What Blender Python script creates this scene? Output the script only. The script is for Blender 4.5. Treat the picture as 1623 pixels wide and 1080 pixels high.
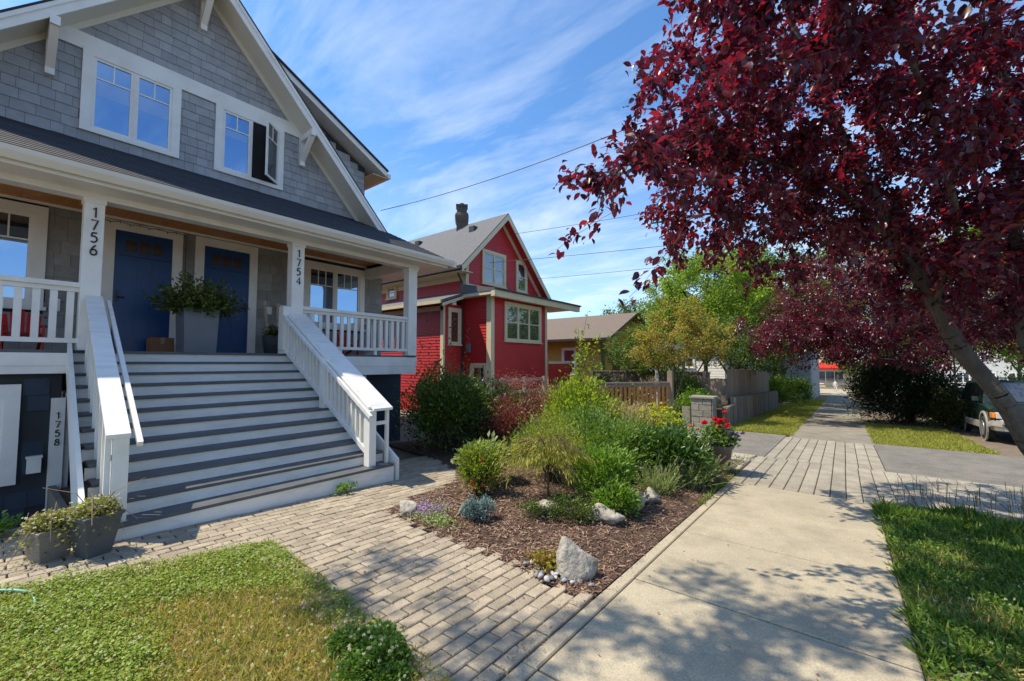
import bpy, math, random
import numpy as np
from mathutils import Vector, Matrix, Quaternion

# ------------------------------------------------------------------ camera, sky, sun, exposure
scene = bpy.context.scene
for o in list(bpy.data.objects): bpy.data.objects.remove(o)
COL = scene.collection
cam_data = bpy.data.cameras.new('camera'); cam = bpy.data.objects.new('camera', cam_data); COL.objects.link(cam)
cam.location = (0, 0, 1.6)
YAW, PITCH = math.radians(38.172), math.radians(3.013)
cam.rotation_euler = (math.radians(90) + PITCH, 0, YAW)
cam_data.sensor_width = 36; cam_data.lens = 665 / 1623 * 36
cam_data.clip_start = 0.05; cam_data.clip_end = 3000
scene.camera = cam
SUN = Vector((-0.50, -0.36, 1.0)).normalized()
world = bpy.data.worlds.new('World'); scene.world = world; world.use_nodes = True
wn, wl = world.node_tree.nodes, world.node_tree.links
for n in list(wn): wn.remove(n)
w_out = wn.new('ShaderNodeOutputWorld'); w_bg = wn.new('ShaderNodeBackground'); w_bg.inputs[1].default_value = 0.115
sky = wn.new('ShaderNodeTexSky'); sky.sky_type = 'NISHITA'; sky.sun_disc = False
sky.sun_elevation = math.asin(SUN.z); sky.sun_rotation = math.atan2(SUN.x, SUN.y)
sky.air_density = 1.0; sky.dust_density = 0.6; sky.ozone_density = 2.0
tc = wn.new('ShaderNodeTexCoord'); sep = wn.new('ShaderNodeSeparateXYZ'); wl.new(tc.outputs['Generated'], sep.inputs[0])
mz = wn.new('ShaderNodeMath'); mz.operation = 'MAXIMUM'; mz.inputs[1].default_value = 0.02; wl.new(sep.outputs[2], mz.inputs[0])
az = wn.new('ShaderNodeMath'); az.operation = 'ADD'; az.inputs[1].default_value = 0.12; wl.new(mz.outputs[0], az.inputs[0])
dx = wn.new('ShaderNodeMath'); dx.operation = 'DIVIDE'; wl.new(sep.outputs[0], dx.inputs[0]); wl.new(az.outputs[0], dx.inputs[1])
dy = wn.new('ShaderNodeMath'); dy.operation = 'DIVIDE'; wl.new(sep.outputs[1], dy.inputs[0]); wl.new(az.outputs[0], dy.inputs[1])
cmb = wn.new('ShaderNodeCombineXYZ'); wl.new(dx.outputs[0], cmb.inputs[0]); wl.new(dy.outputs[0], cmb.inputs[1])
mp = wn.new('ShaderNodeMapping'); mp.inputs['Rotation'].default_value = (0, 0, 0.55); mp.inputs['Scale'].default_value = (0.75, 2.1, 1); wl.new(cmb.outputs[0], mp.inputs[0])
mp.inputs['Location'].default_value = (1.3, 0.4, 0)
n1 = wn.new('ShaderNodeTexNoise'); n1.inputs['Scale'].default_value = 1.15; n1.inputs['Detail'].default_value = 9; n1.inputs['Roughness'].default_value = 0.62; n1.inputs['Distortion'].default_value = 0.45
wl.new(mp.outputs[0], n1.inputs['Vector'])
cr = wn.new('ShaderNodeValToRGB'); cr.color_ramp.elements[0].position = 0.46; cr.color_ramp.elements[1].position = 0.88
cr.color_ramp.elements[0].color = (0, 0, 0, 1); cr.color_ramp.elements[1].color = (.85, .85, .85, 1)
wl.new(n1.outputs['Fac'], cr.inputs[0])
hz = wn.new('ShaderNodeMapRange'); hz.inputs['From Min'].default_value = 0.0; hz.inputs['From Max'].default_value = 0.45; hz.inputs['To Min'].default_value = 0.45; hz.inputs['To Max'].default_value = 0.0
wl.new(sep.outputs[2], hz.inputs['Value'])
ad = wn.new('ShaderNodeMath'); ad.operation = 'ADD'; ad.use_clamp = True; wl.new(cr.outputs[0], ad.inputs[0]); wl.new(hz.outputs[0], ad.inputs[1])
tint = wn.new('ShaderNodeMix'); tint.data_type = 'RGBA'; tint.blend_type = 'MULTIPLY'; tint.inputs[0].default_value = 1.0
wl.new(sky.outputs[0], tint.inputs[6]); tint.inputs[7].default_value = (0.60, 0.90, 1.13, 1)
cm = wn.new('ShaderNodeMix'); cm.data_type = 'RGBA'; wl.new(ad.outputs[0], cm.inputs[0]); wl.new(tint.outputs[2], cm.inputs[6]); cm.inputs[7].default_value = (5.0, 5.5, 6.2, 1)
wl.new(cm.outputs[2], w_bg.inputs[0]); wl.new(w_bg.outputs[0], w_out.inputs[0])
sd = bpy.data.lights.new('sun', 'SUN'); sd.energy = 3.5; sd.angle = math.radians(0.53); sd.color = (1.0, 0.90, 0.72)
sun = bpy.data.objects.new('sun', sd); COL.objects.link(sun); sun.rotation_euler = SUN.to_track_quat('Z', 'Y').to_euler()
vs = scene.view_settings; vs.view_transform = 'Standard'; vs.look = 'None'; vs.gamma = 1; vs.use_curve_mapping = False
vs.exposure = 0.9

rng = np.random.default_rng(7); random.seed(7)
def g(y):                                                   # the street falls gently northwards
    return 0.036 * (1 - np.clip(y, -40, 75))
# projection of a world point (only to rank pieces by how large they show)
_f = np.array([-math.sin(YAW) * math.cos(PITCH), math.cos(YAW) * math.cos(PITCH), math.sin(PITCH)])
_r = np.array([math.cos(YAW), math.sin(YAW), 0]); _u = np.cross(_r, _f)
def project(P):
    q = np.asarray(P, float) - np.array([0, 0, 1.6]); d = q @ _f; d = np.where(d < .05, .05, d)
    return 811.5 + 665 * (q @ _r) / d, 540 - 665 * (q @ _u) / d, q @ _f

# ------------------------------------------------------------------ materials
def nodes_of(m):
    m.use_nodes = True; nt = m.node_tree
    for n in list(nt.nodes): nt.nodes.remove(n)
    return nt.nodes, nt.links
def rand_node(N, L):
    ge = N.new('ShaderNodeNewGeometry'); oi = N.new('ShaderNodeObjectInfo'); a = N.new('ShaderNodeMath'); a.operation = 'ADD'
    L.new(ge.outputs['Random Per Island'], a.inputs[0]); L.new(oi.outputs['Random'], a.inputs[1])
    f = N.new('ShaderNodeMath'); f.operation = 'FRACT'; L.new(a.outputs[0], f.inputs[0]); return f.outputs[0]
MATS = {}
def mat(name, col, rough=.6, var=.15, scale=6, bump=.0, bscale=None, piece=0.0, metal=0, spec=.5, dirt=None, dirt_amt=.35, dirt_scale=1.5, stretch=(1, 1, 1), detail=6, speck=0.0, sscale=140):
    """base colour with noise variation, per-piece variation, patches of dirt and fine relief"""
    if name in MATS: return MATS[name]
    m = bpy.data.materials.new(name); N, L = nodes_of(m); MATS[name] = m
    out = N.new('ShaderNodeOutputMaterial'); b = N.new('ShaderNodeBsdfPrincipled'); L.new(b.outputs[0], out.inputs[0])
    b.inputs['Roughness'].default_value = rough; b.inputs['Metallic'].default_value = metal; b.inputs['Specular IOR Level'].default_value = spec
    ge = N.new('ShaderNodeNewGeometry'); mpn = N.new('ShaderNodeMapping'); mpn.inputs['Scale'].default_value = stretch; L.new(ge.outputs['Position'], mpn.inputs[0])
    no = N.new('ShaderNodeTexNoise'); no.inputs['Scale'].default_value = scale; no.inputs['Detail'].default_value = detail; L.new(mpn.outputs[0], no.inputs['Vector'])
    mr = N.new('ShaderNodeMapRange'); mr.inputs['From Min'].default_value = .25; mr.inputs['From Max'].default_value = .75
    mr.inputs['To Min'].default_value = 1 - var; mr.inputs['To Max'].default_value = 1 + var; L.new(no.outputs['Fac'], mr.inputs['Value'])
    fac = mr.outputs[0]
    if speck:
        ns = N.new('ShaderNodeTexNoise'); ns.inputs['Scale'].default_value = sscale; ns.inputs['Detail'].default_value = 3; L.new(mpn.outputs[0], ns.inputs['Vector'])
        sr = N.new('ShaderNodeMapRange'); sr.inputs['From Min'].default_value = .3; sr.inputs['From Max'].default_value = .7; sr.inputs['To Min'].default_value = 1 - speck; sr.inputs['To Max'].default_value = 1 + speck; L.new(ns.outputs['Fac'], sr.inputs['Value'])
        mu = N.new('ShaderNodeMath'); mu.operation = 'MULTIPLY'; L.new(fac, mu.inputs[0]); L.new(sr.outputs[0], mu.inputs[1]); fac = mu.outputs[0]
    if piece:
        r = rand_node(N, L); pr = N.new('ShaderNodeMapRange'); pr.inputs['To Min'].default_value = 1 - piece; pr.inputs['To Max'].default_value = 1 + piece; L.new(r, pr.inputs['Value'])
        mu = N.new('ShaderNodeMath'); mu.operation = 'MULTIPLY'; L.new(fac, mu.inputs[0]); L.new(pr.outputs[0], mu.inputs[1]); fac = mu.outputs[0]
    vm = N.new('ShaderNodeVectorMath'); vm.operation = 'SCALE'; vm.inputs[0].default_value = col[:3]; L.new(fac, vm.inputs['Scale'])
    c = vm.outputs[0]
    if dirt:
        n2 = N.new('ShaderNodeTexNoise'); n2.inputs['Scale'].default_value = dirt_scale; n2.inputs['Detail'].default_value = 8; n2.inputs['Roughness'].default_value = .65; L.new(mpn.outputs[0], n2.inputs['Vector'])
        rp = N.new('ShaderNodeMapRange'); rp.inputs['From Min'].default_value = .48; rp.inputs['From Max'].default_value = .72; rp.inputs['To Max'].default_value = dirt_amt; L.new(n2.outputs['Fac'], rp.inputs['Value'])
        mx = N.new('ShaderNodeMix'); mx.data_type = 'RGBA'; L.new(rp.outputs[0], mx.inputs[0]); L.new(c, mx.inputs[6]); mx.inputs[7].default_value = (*dirt, 1); c = mx.outputs[2]
    L.new(c, b.inputs['Base Color'])
    if bump:
        nb = N.new('ShaderNodeTexNoise'); nb.inputs['Scale'].default_value = bscale or scale * 6; nb.inputs['Detail'].default_value = 5; L.new(mpn.outputs[0], nb.inputs['Vector'])
        bp = N.new('ShaderNodeBump'); bp.inputs['Strength'].default_value = bump; bp.inputs['Distance'].default_value = .02; L.new(nb.outputs['Fac'], bp.inputs['Height']); L.new(bp.outputs[0], b.inputs['Normal'])
    return m
def leafmat(name, cols, trans=.4, rough=.45, tcol=None, spec=.35, gain=1.0):
    if name in MATS: return MATS[name]
    m = bpy.data.materials.new(name); N, L = nodes_of(m); MATS[name] = m
    out = N.new('ShaderNodeOutputMaterial'); b = N.new('ShaderNodeBsdfPrincipled'); b.inputs['Roughness'].default_value = rough; b.inputs['Specular IOR Level'].default_value = spec
    r = rand_node(N, L); ramp = N.new('ShaderNodeValToRGB'); L.new(r, ramp.inputs[0]); e = ramp.color_ramp.elements
    while len(e) < len(cols): e.new(.5)
    for i, c in enumerate(cols): e[i].position = i / max(1, len(cols) - 1); e[i].color = (*c, 1)
    L.new(ramp.outputs[0], b.inputs['Base Color'])
    t = N.new('ShaderNodeBsdfTranslucent'); ml = N.new('ShaderNodeMix'); ml.data_type = 'RGBA'; ml.blend_type = 'MULTIPLY'; ml.inputs[0].default_value = 1; L.new(ramp.outputs[0], ml.inputs[6]); ml.inputs[7].default_value = (*(tcol or (1.6, 1.7, .7)), 1)
    ml.clamp_result = False; L.new(ml.outputs[2], t.inputs['Color'])
    mx = N.new('ShaderNodeMixShader'); mx.inputs[0].default_value = trans; L.new(b.outputs[0], mx.inputs[1]); L.new(t.outputs[0], mx.inputs[2]); L.new(mx.outputs[0], out.inputs[0])
    return m
def glassmat(name, base=(.012, .018, .024), refl=.42, rough=.02, tint=(1, 1, 1)):
    if name in MATS: return MATS[name]
    m = bpy.data.materials.new(name); N, L = nodes_of(m); MATS[name] = m
    out = N.new('ShaderNodeOutputMaterial'); d = N.new('ShaderNodeBsdfPrincipled'); d.inputs['Base Color'].default_value = (*base, 1); d.inputs['Roughness'].default_value = .5
    gl = N.new('ShaderNodeBsdfGlossy'); gl.inputs['Roughness'].default_value = rough; gl.inputs['Color'].default_value = (*tint, 1)
    ge = N.new('ShaderNodeNewGeometry'); no = N.new('ShaderNodeTexNoise'); no.inputs['Scale'].default_value = 1.2; L.new(ge.outputs['Position'], no.inputs['Vector'])
    bp = N.new('ShaderNodeBump'); bp.inputs['Strength'].default_value = .06; bp.inputs['Distance'].default_value = .02; L.new(no.outputs['Fac'], bp.inputs['Height']); L.new(bp.outputs[0], gl.inputs['Normal'])
    mx = N.new('ShaderNodeMixShader'); mx.inputs[0].default_value = refl; L.new(d.outputs[0], mx.inputs[1]); L.new(gl.outputs[0], mx.inputs[2]); L.new(mx.outputs[0], out.inputs[0])
    return m
# paints and surfaces
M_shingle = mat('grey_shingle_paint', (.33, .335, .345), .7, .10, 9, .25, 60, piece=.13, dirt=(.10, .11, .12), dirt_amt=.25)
M_wallback = mat('wall_underlay', (.035, .038, .043), .9, .1)
M_white = mat('white_paint', (.80, .78, .73), .5, .05, 3, .06, 40, dirt=(.46, .42, .35), dirt_amt=.28, dirt_scale=2.2)
M_stairw = mat('worn_white_stair_paint', (.80, .78, .74), .5, .07, 4, .10, 40, dirt=(.34, .31, .27), dirt_amt=.30, dirt_scale=14, stretch=(1, .25, 1))
M_tread = mat('dark_grey_tread_paint', (.085, .09, .10), .55, .2, 6, .15, 30, dirt=(.14, .13, .115), dirt_amt=.5, dirt_scale=5)
M_roof = mat('dark_asphalt_roofing', (.030, .031, .038), .85, .4, 14, .5, 40, piece=.25)
M_door = mat('blue_door_paint', (.007, .055, .18), .35, .10, 3, .03, 30)
M_wood = mat('cedar_ceiling', (.55, .21, .055), .45, .25, 3, .05, 30, stretch=(1, 8, 8))
M_black = mat('black_metal', (.012, .012, .014), .35, .1)
M_glass = glassmat('window_glass', refl=.5, tint=(.45, .68, 1.0))
M_glassdark = glassmat('dim_window_glass', refl=.22)
M_base = mat('navy_basement_shingle', (.025, .04, .062), .7, .12, 8, .2, 50, piece=.15)
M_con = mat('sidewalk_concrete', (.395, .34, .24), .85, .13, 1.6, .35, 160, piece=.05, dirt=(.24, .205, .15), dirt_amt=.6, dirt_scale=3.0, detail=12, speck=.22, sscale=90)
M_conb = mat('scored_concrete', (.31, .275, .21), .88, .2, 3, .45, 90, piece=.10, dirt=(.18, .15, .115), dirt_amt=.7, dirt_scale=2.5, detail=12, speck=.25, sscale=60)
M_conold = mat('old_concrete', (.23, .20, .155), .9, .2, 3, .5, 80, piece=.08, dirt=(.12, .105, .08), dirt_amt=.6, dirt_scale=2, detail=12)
M_asph = mat('grey_asphalt', (.17, .155, .13), .9, .25, 4, .6, 120, dirt=(.23, .205, .165), dirt_amt=.7, dirt_scale=1.3, detail=12, speck=.4, sscale=50)
M_road = mat('road_asphalt', (.07, .068, .066), .9, .25, 12, .5, 90, dirt=(.14, .12, .10), dirt_amt=.5)
M_brick = mat('tan_paving_brick', (.35, .29, .21), .88, .16, 9, .5, 90, piece=.17, dirt=(.21, .16, .11), dirt_amt=.55, dirt_scale=5, speck=.2, sscale=110)
M_joint = mat('joint_sand', (.075, .058, .04), .95, .35, 30, .5, 90)
M_soil = mat('mulch_soil', (.075, .043, .028), .95, .4, 22, .8, 60)
M_dirt = mat('dry_dirt', (.17, .125, .085), .95, .3, 6, .6, 60, dirt=(.12, .12, .05), dirt_amt=.5)
M_lawn = mat('lawn_soil', (.21, .16, .075), .95, .35, 7, .6, 60, dirt=(.10, .11, .03), dirt_amt=.7, dirt_scale=2.2)
M_stone = mat('pale_boulder', (.36, .325, .27), .85, .3, 7, .9, 30, dirt=(.11, .10, .085), dirt_amt=.85, dirt_scale=9, detail=10)
M_red = mat('red_siding_paint', (.50, .022, .022), .5, .08, 5, .08, 40, dirt=(.28, .014, .018), dirt_amt=.35)
M_cream = mat('cream_trim_paint', (.66, .56, .36), .5, .06, 4, .05, 40, dirt=(.42, .35, .22), dirt_amt=.3)
M_rroof = mat('weathered_grey_roofing', (.125, .125, .13), .9, .25, 18, .5, 60, dirt=(.10, .10, .10), dirt_amt=.4)
M_chim = mat('brown_chimney_brick', (.12, .085, .07), .9, .3, 18, .5, 40, dirt=(.05, .045, .04), dirt_amt=.5)
M_yellow = mat('yellow_siding_paint', (.50, .33, .06), .6, .08, 5)
M_fence = mat('weathered_fence_wood', (.25, .19, .14), .85, .25, 4, .3, 30, piece=.18, stretch=(3, 3, .4), dirt=(.09, .075, .06), dirt_amt=.4)
M_orange = mat('orange_stained_picket', (.42, .165, .035), .7, .15, 5, .1, 30, piece=.12)
M_timber = mat('grey_timber', (.17, .145, .115), .9, .3, 5, .4, 30, piece=.2, stretch=(3, 3, .5))
M_block = mat('split_stone_block', (.24, .22, .18), .9, .25, 14, .8, 40, piece=.15)
M_bark = mat('grey_brown_bark', (.095, .075, .058), .9, .4, 14, 1.0, 30, stretch=(1, 1, .3), dirt=(.17, .155, .115), dirt_amt=.7, dirt_scale=5)
M_twig = mat('brown_twig', (.085, .055, .04), .85, .2, 10)
M_planter = mat('grey_planter', (.155, .165, .185), .55, .08, 5, .08, 30)
M_potg = mat('taupe_plastic_pot', (.22, .195, .17), .6, .12, 6, .1, 30, dirt=(.12, .10, .08), dirt_amt=.4)
M_potd = mat('charcoal_pot', (.075, .082, .088), .6, .15, 6, .1, 30, dirt=(.13, .12, .10), dirt_amt=.4)
M_card = mat('cardboard', (.26, .13, .055), .8, .08, 6)
M_redpl = mat('red_chair_plastic', (.50, .015, .015), .4, .05)
M_hose = mat('green_hose', (.10, .28, .20), .4, .08)
M_stone2 = mat('river_pebble', (.16, .165, .17), .6, .3, 12, piece=.55)
M_birch = mat('birch_bark', (.50, .42, .35), .8, .3, 20, .3, 60, stretch=(1, 1, 3), dirt=(.08, .06, .05), dirt_amt=.7, dirt_scale=9)
M_wire = mat('black_cable', (.03, .03, .03), .6, .1)
M_gutter = mat('cream_white_gutter', (.72, .68, .58), .4, .04, 3)

# ------------------------------------------------------------------ mesh helpers
WL = {}; WARP = [None]
class MB:
    def __init__(s): s.v = []; s.f = []; s.n = 0
    def add(s, V, F):
        V = np.asarray(V, float).reshape(-1, 3); s.v.append(V); s.f += [tuple(i + s.n for i in q) for q in F]; s.n += len(V); return s
    def box(s, x0, x1, y0, y1, z0, z1):
        return s.add([(x0, y0, z0), (x1, y0, z0), (x1, y1, z0), (x0, y1, z0), (x0, y0, z1), (x1, y0, z1), (x1, y1, z1), (x0, y1, z1)],
                     [(0, 3, 2, 1), (4, 5, 6, 7), (0, 1, 5, 4), (1, 2, 6, 5), (2, 3, 7, 6), (3, 0, 4, 7)])
    def prism(s, poly, d):
        P = np.asarray(poly, float); n = len(P); d = np.asarray(d, float)
        nv = np.zeros(3)
        for i in range(n): nv += np.cross(P[i], P[(i + 1) % n])
        if nv @ d > 0: P = P[::-1]
        return s.add(np.vstack([P, P + d]), [tuple(range(n)), tuple(range(2 * n - 1, n - 1, -1))] + [(i, i + n, (i + 1) % n + n, (i + 1) % n) for i in range(n)])
    def beam(s, p0, p1, w, h, up=(0, 0, 1)):
        p0, p1 = np.array(p0, float), np.array(p1, float); d = p1 - p0; d /= np.linalg.norm(d); a = np.cross(d, up); a /= np.linalg.norm(a); b = np.cross(a, d)
        c = [(-w / 2, -h / 2), (w / 2, -h / 2), (w / 2, h / 2), (-w / 2, h / 2)]
        V = [p0 + a * i + b * j for i, j in c] + [p1 + a * i + b * j for i, j in c]
        return s.add(V, [(3, 2, 1, 0), (4, 5, 6, 7), (0, 1, 5, 4), (1, 2, 6, 5), (2, 3, 7, 6), (3, 0, 4, 7)])
    def tube(s, pts, rad, n=8):
        P = np.asarray(pts, float); m = len(P); R = np.full(m, rad) if np.isscalar(rad) else np.asarray(rad, float)
        V = []; a = None
        for i in range(m):
            d = P[min(i + 1, m - 1)] - P[max(i - 1, 0)]; d = d / (np.linalg.norm(d) + 1e-9)
            if a is None: a = np.cross(d, (0, 0, 1) if abs(d[2]) < .9 else (1, 0, 0))
            a = a - d * (a @ d); a /= np.linalg.norm(a); b = np.cross(d, a)
            V += [P[i] + R[i] * (a * math.cos(t) + b * math.sin(t)) for t in np.linspace(0, 2 * math.pi, n, endpoint=False)]
        F = [(i * n + j, i * n + (j + 1) % n, (i + 1) * n + (j + 1) % n, (i + 1) * n + j) for i in range(m - 1) for j in range(n)]
        F += [tuple(range(n - 1, -1, -1)), tuple(range((m - 1) * n, m * n))]
        return s.add(V, F)
    def lathe(s, prof, c, n=20, sq=None):
        V = []
        for r, z in prof:
            for t in np.linspace(0, 2 * math.pi, n, endpoint=False):
                ct, st = math.cos(t), math.sin(t); k = 1
                if sq: k = 1 / max(abs(ct) ** sq + abs(st) ** sq, 1e-6) ** (1 / sq)
                V.append((c[0] + r * k * ct, c[1] + r * k * st, c[2] + z))
        m = len(prof); F = [(i * n + j, i * n + (j + 1) % n, (i + 1) * n + (j + 1) % n, (i + 1) * n + j) for i in range(m - 1) for j in range(n)]
        F += [tuple(range(n - 1, -1, -1)), tuple(range((m - 1) * n, m * n))]
        return s.add(V, F)
    def loft(s, secs, cap=True):
        n = len(secs[0]); m = len(secs); V = np.vstack([np.asarray(q, float) for q in secs])
        F = [(i * n + j, i * n + (j + 1) % n, (i + 1) * n + (j + 1) % n, (i + 1) * n + j) for i in range(m - 1) for j in range(n)]
        if cap: F += [tuple(range(n - 1, -1, -1)), tuple(range((m - 1) * n, m * n))]
        return s.add(V, F)
def finish(o, parent, V0=None, label=None, cat=None, group=None, kind=None):
    COL.objects.link(o)
    if parent is not None: o.parent = parent
    if label: o['label'] = label
    if cat: o['category'] = cat
    if group: o['group'] = group
    if kind: o['kind'] = kind
    return o
def mesh_from(name, V, F, m, smooth=False):
    me = bpy.data.meshes.new(name)
    if isinstance(F, np.ndarray):
        k = F.shape[1]; me.vertices.add(len(V)); me.vertices.foreach_set('co', np.ascontiguousarray(V, dtype=np.float32).ravel())
        me.loops.add(F.size); me.loops.foreach_set('vertex_index', np.ascontiguousarray(F, dtype=np.int32).ravel())
        me.polygons.add(len(F)); me.polygons.foreach_set('loop_start', np.arange(0, F.size, k, dtype=np.int32)); me.update(calc_edges=True)
    else:
        me.from_pydata(np.asarray(V).tolist(), [], F); me.update()
    if smooth: me.polygons.foreach_set('use_smooth', np.ones(len(me.polygons), dtype=bool))
    me.materials.append(m); return me
def build(mb, name, m, parent=None, smooth=False, label=None, cat=None, group=None, kind=None, bevel=0):
    """world-space geometry -> one object whose origin is its parent's (or its own base)"""
    if isinstance(mb, MB): V = np.vstack(mb.v); F = mb.f
    else: V, F = mb
    if WARP[0]: V = WARP[0](V)
    if parent is not None: org = WL[parent]
    else: org = np.array([(V[:, 0].min() + V[:, 0].max()) / 2, (V[:, 1].min() + V[:, 1].max()) / 2, V[:, 2].min()])
    o = bpy.data.objects.new(name, mesh_from(name, V - org, F, m, smooth))
    if parent is None: o.location = org
    WL[o] = org
    if bevel:
        b = o.modifiers.new('bevel', 'BEVEL'); b.width = bevel; b.segments = 2; b.limit_method = 'ANGLE'
    return finish(o, parent, None, label, cat, group, kind)
def thing(name, loc, label, cat, group=None):
    o = bpy.data.objects.new(name, None); o.location = loc; o.empty_display_size = .1; WL[o] = np.array(loc, float)
    return finish(o, None, None, label, cat, group)
def copy_piece(me, name, parent, world_loc, rot=None, kind=None):
    """another object that shares mesh data"""
    o = bpy.data.objects.new(name, me); o.location = np.asarray(world_loc) - (WL[parent] if parent is not None else 0)
    if rot is not None: o.rotation_euler = rot
    return finish(o, parent, None, kind=kind)
def bx(*a): return MB().box(*a)

# ---- leaves as numpy batches: a folded pointed leaf
LEAF = np.array([(0, 0, 0), (-.30, .42, .10), (0, .48, 0), (.30, .42, .10), (0, 1, -.10)]); LEAFF = np.array([(0, 2, 1), (0, 3, 2), (1, 2, 4), (2, 3, 4)])
LEAFO = np.array([(0, 0, 0), (-.20, .2, .05), (-.29, .46, .08), (-.19, .76, .03), (0, 1, -.14), (.19, .76, .03), (.29, .46, .08), (.20, .2, .05), (0, .5, 0)]); LEAFOF = np.array([(0, 8, 1), (1, 8, 2), (2, 8, 3), (3, 8, 4), (4, 8, 5), (5, 8, 6), (6, 8, 7), (7, 8, 0)])
LEAFN = np.array([(0, 0, 0), (-.10, .45, .03), (.10, .45, .03), (0, 1, -.06)]); LEAFNF = np.array([(0, 2, 1), (1, 2, 3)])
LEAFR = np.array([(0, 0, 0), (-.42, .5, .06), (.42, .5, .06), (0, .95, -.05)]); LEAFRF = np.array([(0, 2, 1), (1, 2, 3)])
def frames(D, roll):
    D = D / (np.linalg.norm(D, axis=1, keepdims=True) + 1e-9); up = np.tile([0, 0, 1.], (len(D), 1)); up[np.abs(D[:, 2]) > .95] = (1, 0, 0)
    X = np.cross(D, up); X /= np.linalg.norm(X, axis=1, keepdims=True); Z = np.cross(X, D)
    c, s = np.cos(roll)[:, None], np.sin(roll)[:, None]
    return X * c + Z * s, D, -X * s + Z * c
def leaves(P, D, size, roll=None, tmpl=LEAF, tf=LEAFF, width=1.0):
    n = len(P); size = np.broadcast_to(size, (n,)); roll = rng.normal(0, .6, n) if roll is None else roll
    X, Y, Z = frames(np.asarray(D, float), roll)
    V = P[:, None, :] + size[:, None, None] * (tmpl[None, :, 0:1] * width * X[:, None, :] + tmpl[None, :, 1:2] * Y[:, None, :] + tmpl[None, :, 2:3] * Z[:, None, :])
    k = len(tmpl); F = (tf[None] + (np.arange(n) * k)[:, None, None]).reshape(-1, 3)
    return V.reshape(-1, 3), F
def cat_np(parts):
    Vs, Fs, o = [], [], 0
    for V, F in parts: Vs.append(V); Fs.append(F + o); o += len(V)
    return np.vstack(Vs), np.vstack(Fs)
def rdir(n, z0=-1, z1=1):
    z = rng.uniform(z0, z1, n); t = rng.uniform(0, 2 * math.pi, n); r = np.sqrt(1 - z * z); return np.stack([r * np.cos(t), r * np.sin(t), z], 1)
def sticks(P0, P1, r0, r1, sides=4):
    D = P1 - P0; n = len(P0); X, Y, Z = frames(D, np.zeros(n)); t = np.linspace(0, 2 * math.pi, sides, endpoint=False)
    ring = X[:, None, :] * np.cos(t)[None, :, None] + Z[:, None, :] * np.sin(t)[None, :, None]
    r0 = np.broadcast_to(r0, (n,)); r1 = np.broadcast_to(r1, (n,))
    V = np.concatenate([P0[:, None] + ring * r0[:, None, None], P1[:, None] + ring * r1[:, None, None]], 1)
    q = []
    for j in range(sides): k = (j + 1) % sides; q += [(j, k, sides + k), (j, sides + k, sides + j)]
    F = (np.array(q)[None] + (np.arange(n) * 2 * sides)[:, None, None]).reshape(-1, 3)
    return V.reshape(-1, 3), F

# ------------------------------------------------------------------ the ground
def sheet(name, xs, ys, off, m, holes=(), parent=None):
    V, F = [], []
    for y in ys:
        for x in xs: V.append((x, y, g(y) + off))
    nx = len(xs)
    for j in range(len(ys) - 1):
        for i in range(nx - 1):
            if (i, j) in holes: continue
            F.append((j * nx + i, j * nx + i + 1, (j + 1) * nx + i + 1, (j + 1) * nx + i))
    V = np.array(V); o = bpy.data.objects.new(name, mesh_from(name, V, F, m)); WL[o] = np.zeros(3)
    return finish(o, parent, kind=None if parent is not None else 'structure')
PIT = (-8.12, -6.15, -4.0, 0.62)
sheet('ground', [-400, PIT[0], PIT[1], 400], [-300, -40, PIT[2], PIT[3], 75, 900], -.05, M_dirt, holes={(1, 2)})
pit = MB(); x0, x1, y0, y1 = PIT
pit.add([(x0, y0, -1), (x1, y0, -1), (x1, y1, -1), (x0, y1, -1)], [(0, 1, 2, 3)])
pit.box(x1, x1 + .14, y0, y1, -1.05, .05); pit.box(x0, x1 + .14, y1, y1 + .06, -1.05, .02)
o = build(pit, 'sunken_entry', M_conold, kind='structure')
sheet('road', [3.0, 11.5], [-60, -20, 0, 20, 40, 75, 160], -.03, M_road)
sheet('dirt_shoulder', [2.35, 3.6], [-30, 0, 9.8, 30, 75], -.022, M_dirt)
def slab(mb, x0, x1, y0, y1, top=0., th=.1, gap=.008):
    x0 += gap; x1 -= gap; y0 += gap; y1 -= gap; a, b = g(y0) + top, g(y1) + top; c = .008
    return mb.add([(x0, y0, a - th), (x1, y0, a - th), (x1, y1, b - th), (x0, y1, b - th),
                   (x0, y0, a - c), (x1, y0, a - c), (x1, y1, b - c), (x0, y1, b - c),
                   (x0 + c, y0 + c, a), (x1 - c, y0 + c, a), (x1 - c, y1 - c, b), (x0 + c, y1 - c, b)],
                  [(0, 3, 2, 1), (8, 9, 10, 11), (0, 1, 5, 4), (1, 2, 6, 5), (2, 3, 7, 6), (3, 0, 4, 7), (4, 5, 9, 8), (5, 6, 10, 9), (6, 7, 11, 10), (7, 4, 8, 11)])
walk = sheet('sidewalk', [-1.44, .3], [-12, 0, 7.24, 14.0, 30, 75], -.03, M_joint)
y = 7.24
while y > -6:
    build(slab(MB(), -1.34, .3, y - 1.33, y, top=rng.normal(0, .002), gap=.010), 'concrete_slab', M_con, walk)
    build(slab(MB(), -1.44, -1.34, y - 1.33, y, top=-.004, gap=.003), 'edging_strip', M_con, walk)
    y -= 1.33
cross = sheet('driveway_crossing', [-1.44, 3.0], [7.24, 10.02], -.03, M_joint)
x = -1.44
while x < 2.95:
    for ya, yb in ((7.24, 9.25), (9.25, 10.02)):
        build(slab(MB(), x, min(x + .178, 3.0), ya, yb, top=rng.normal(0, .0012), gap=.0045), 'scored_strip', M_conb, cross)
    x += .178
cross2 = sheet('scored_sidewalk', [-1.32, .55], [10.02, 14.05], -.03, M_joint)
x = -1.32
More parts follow.
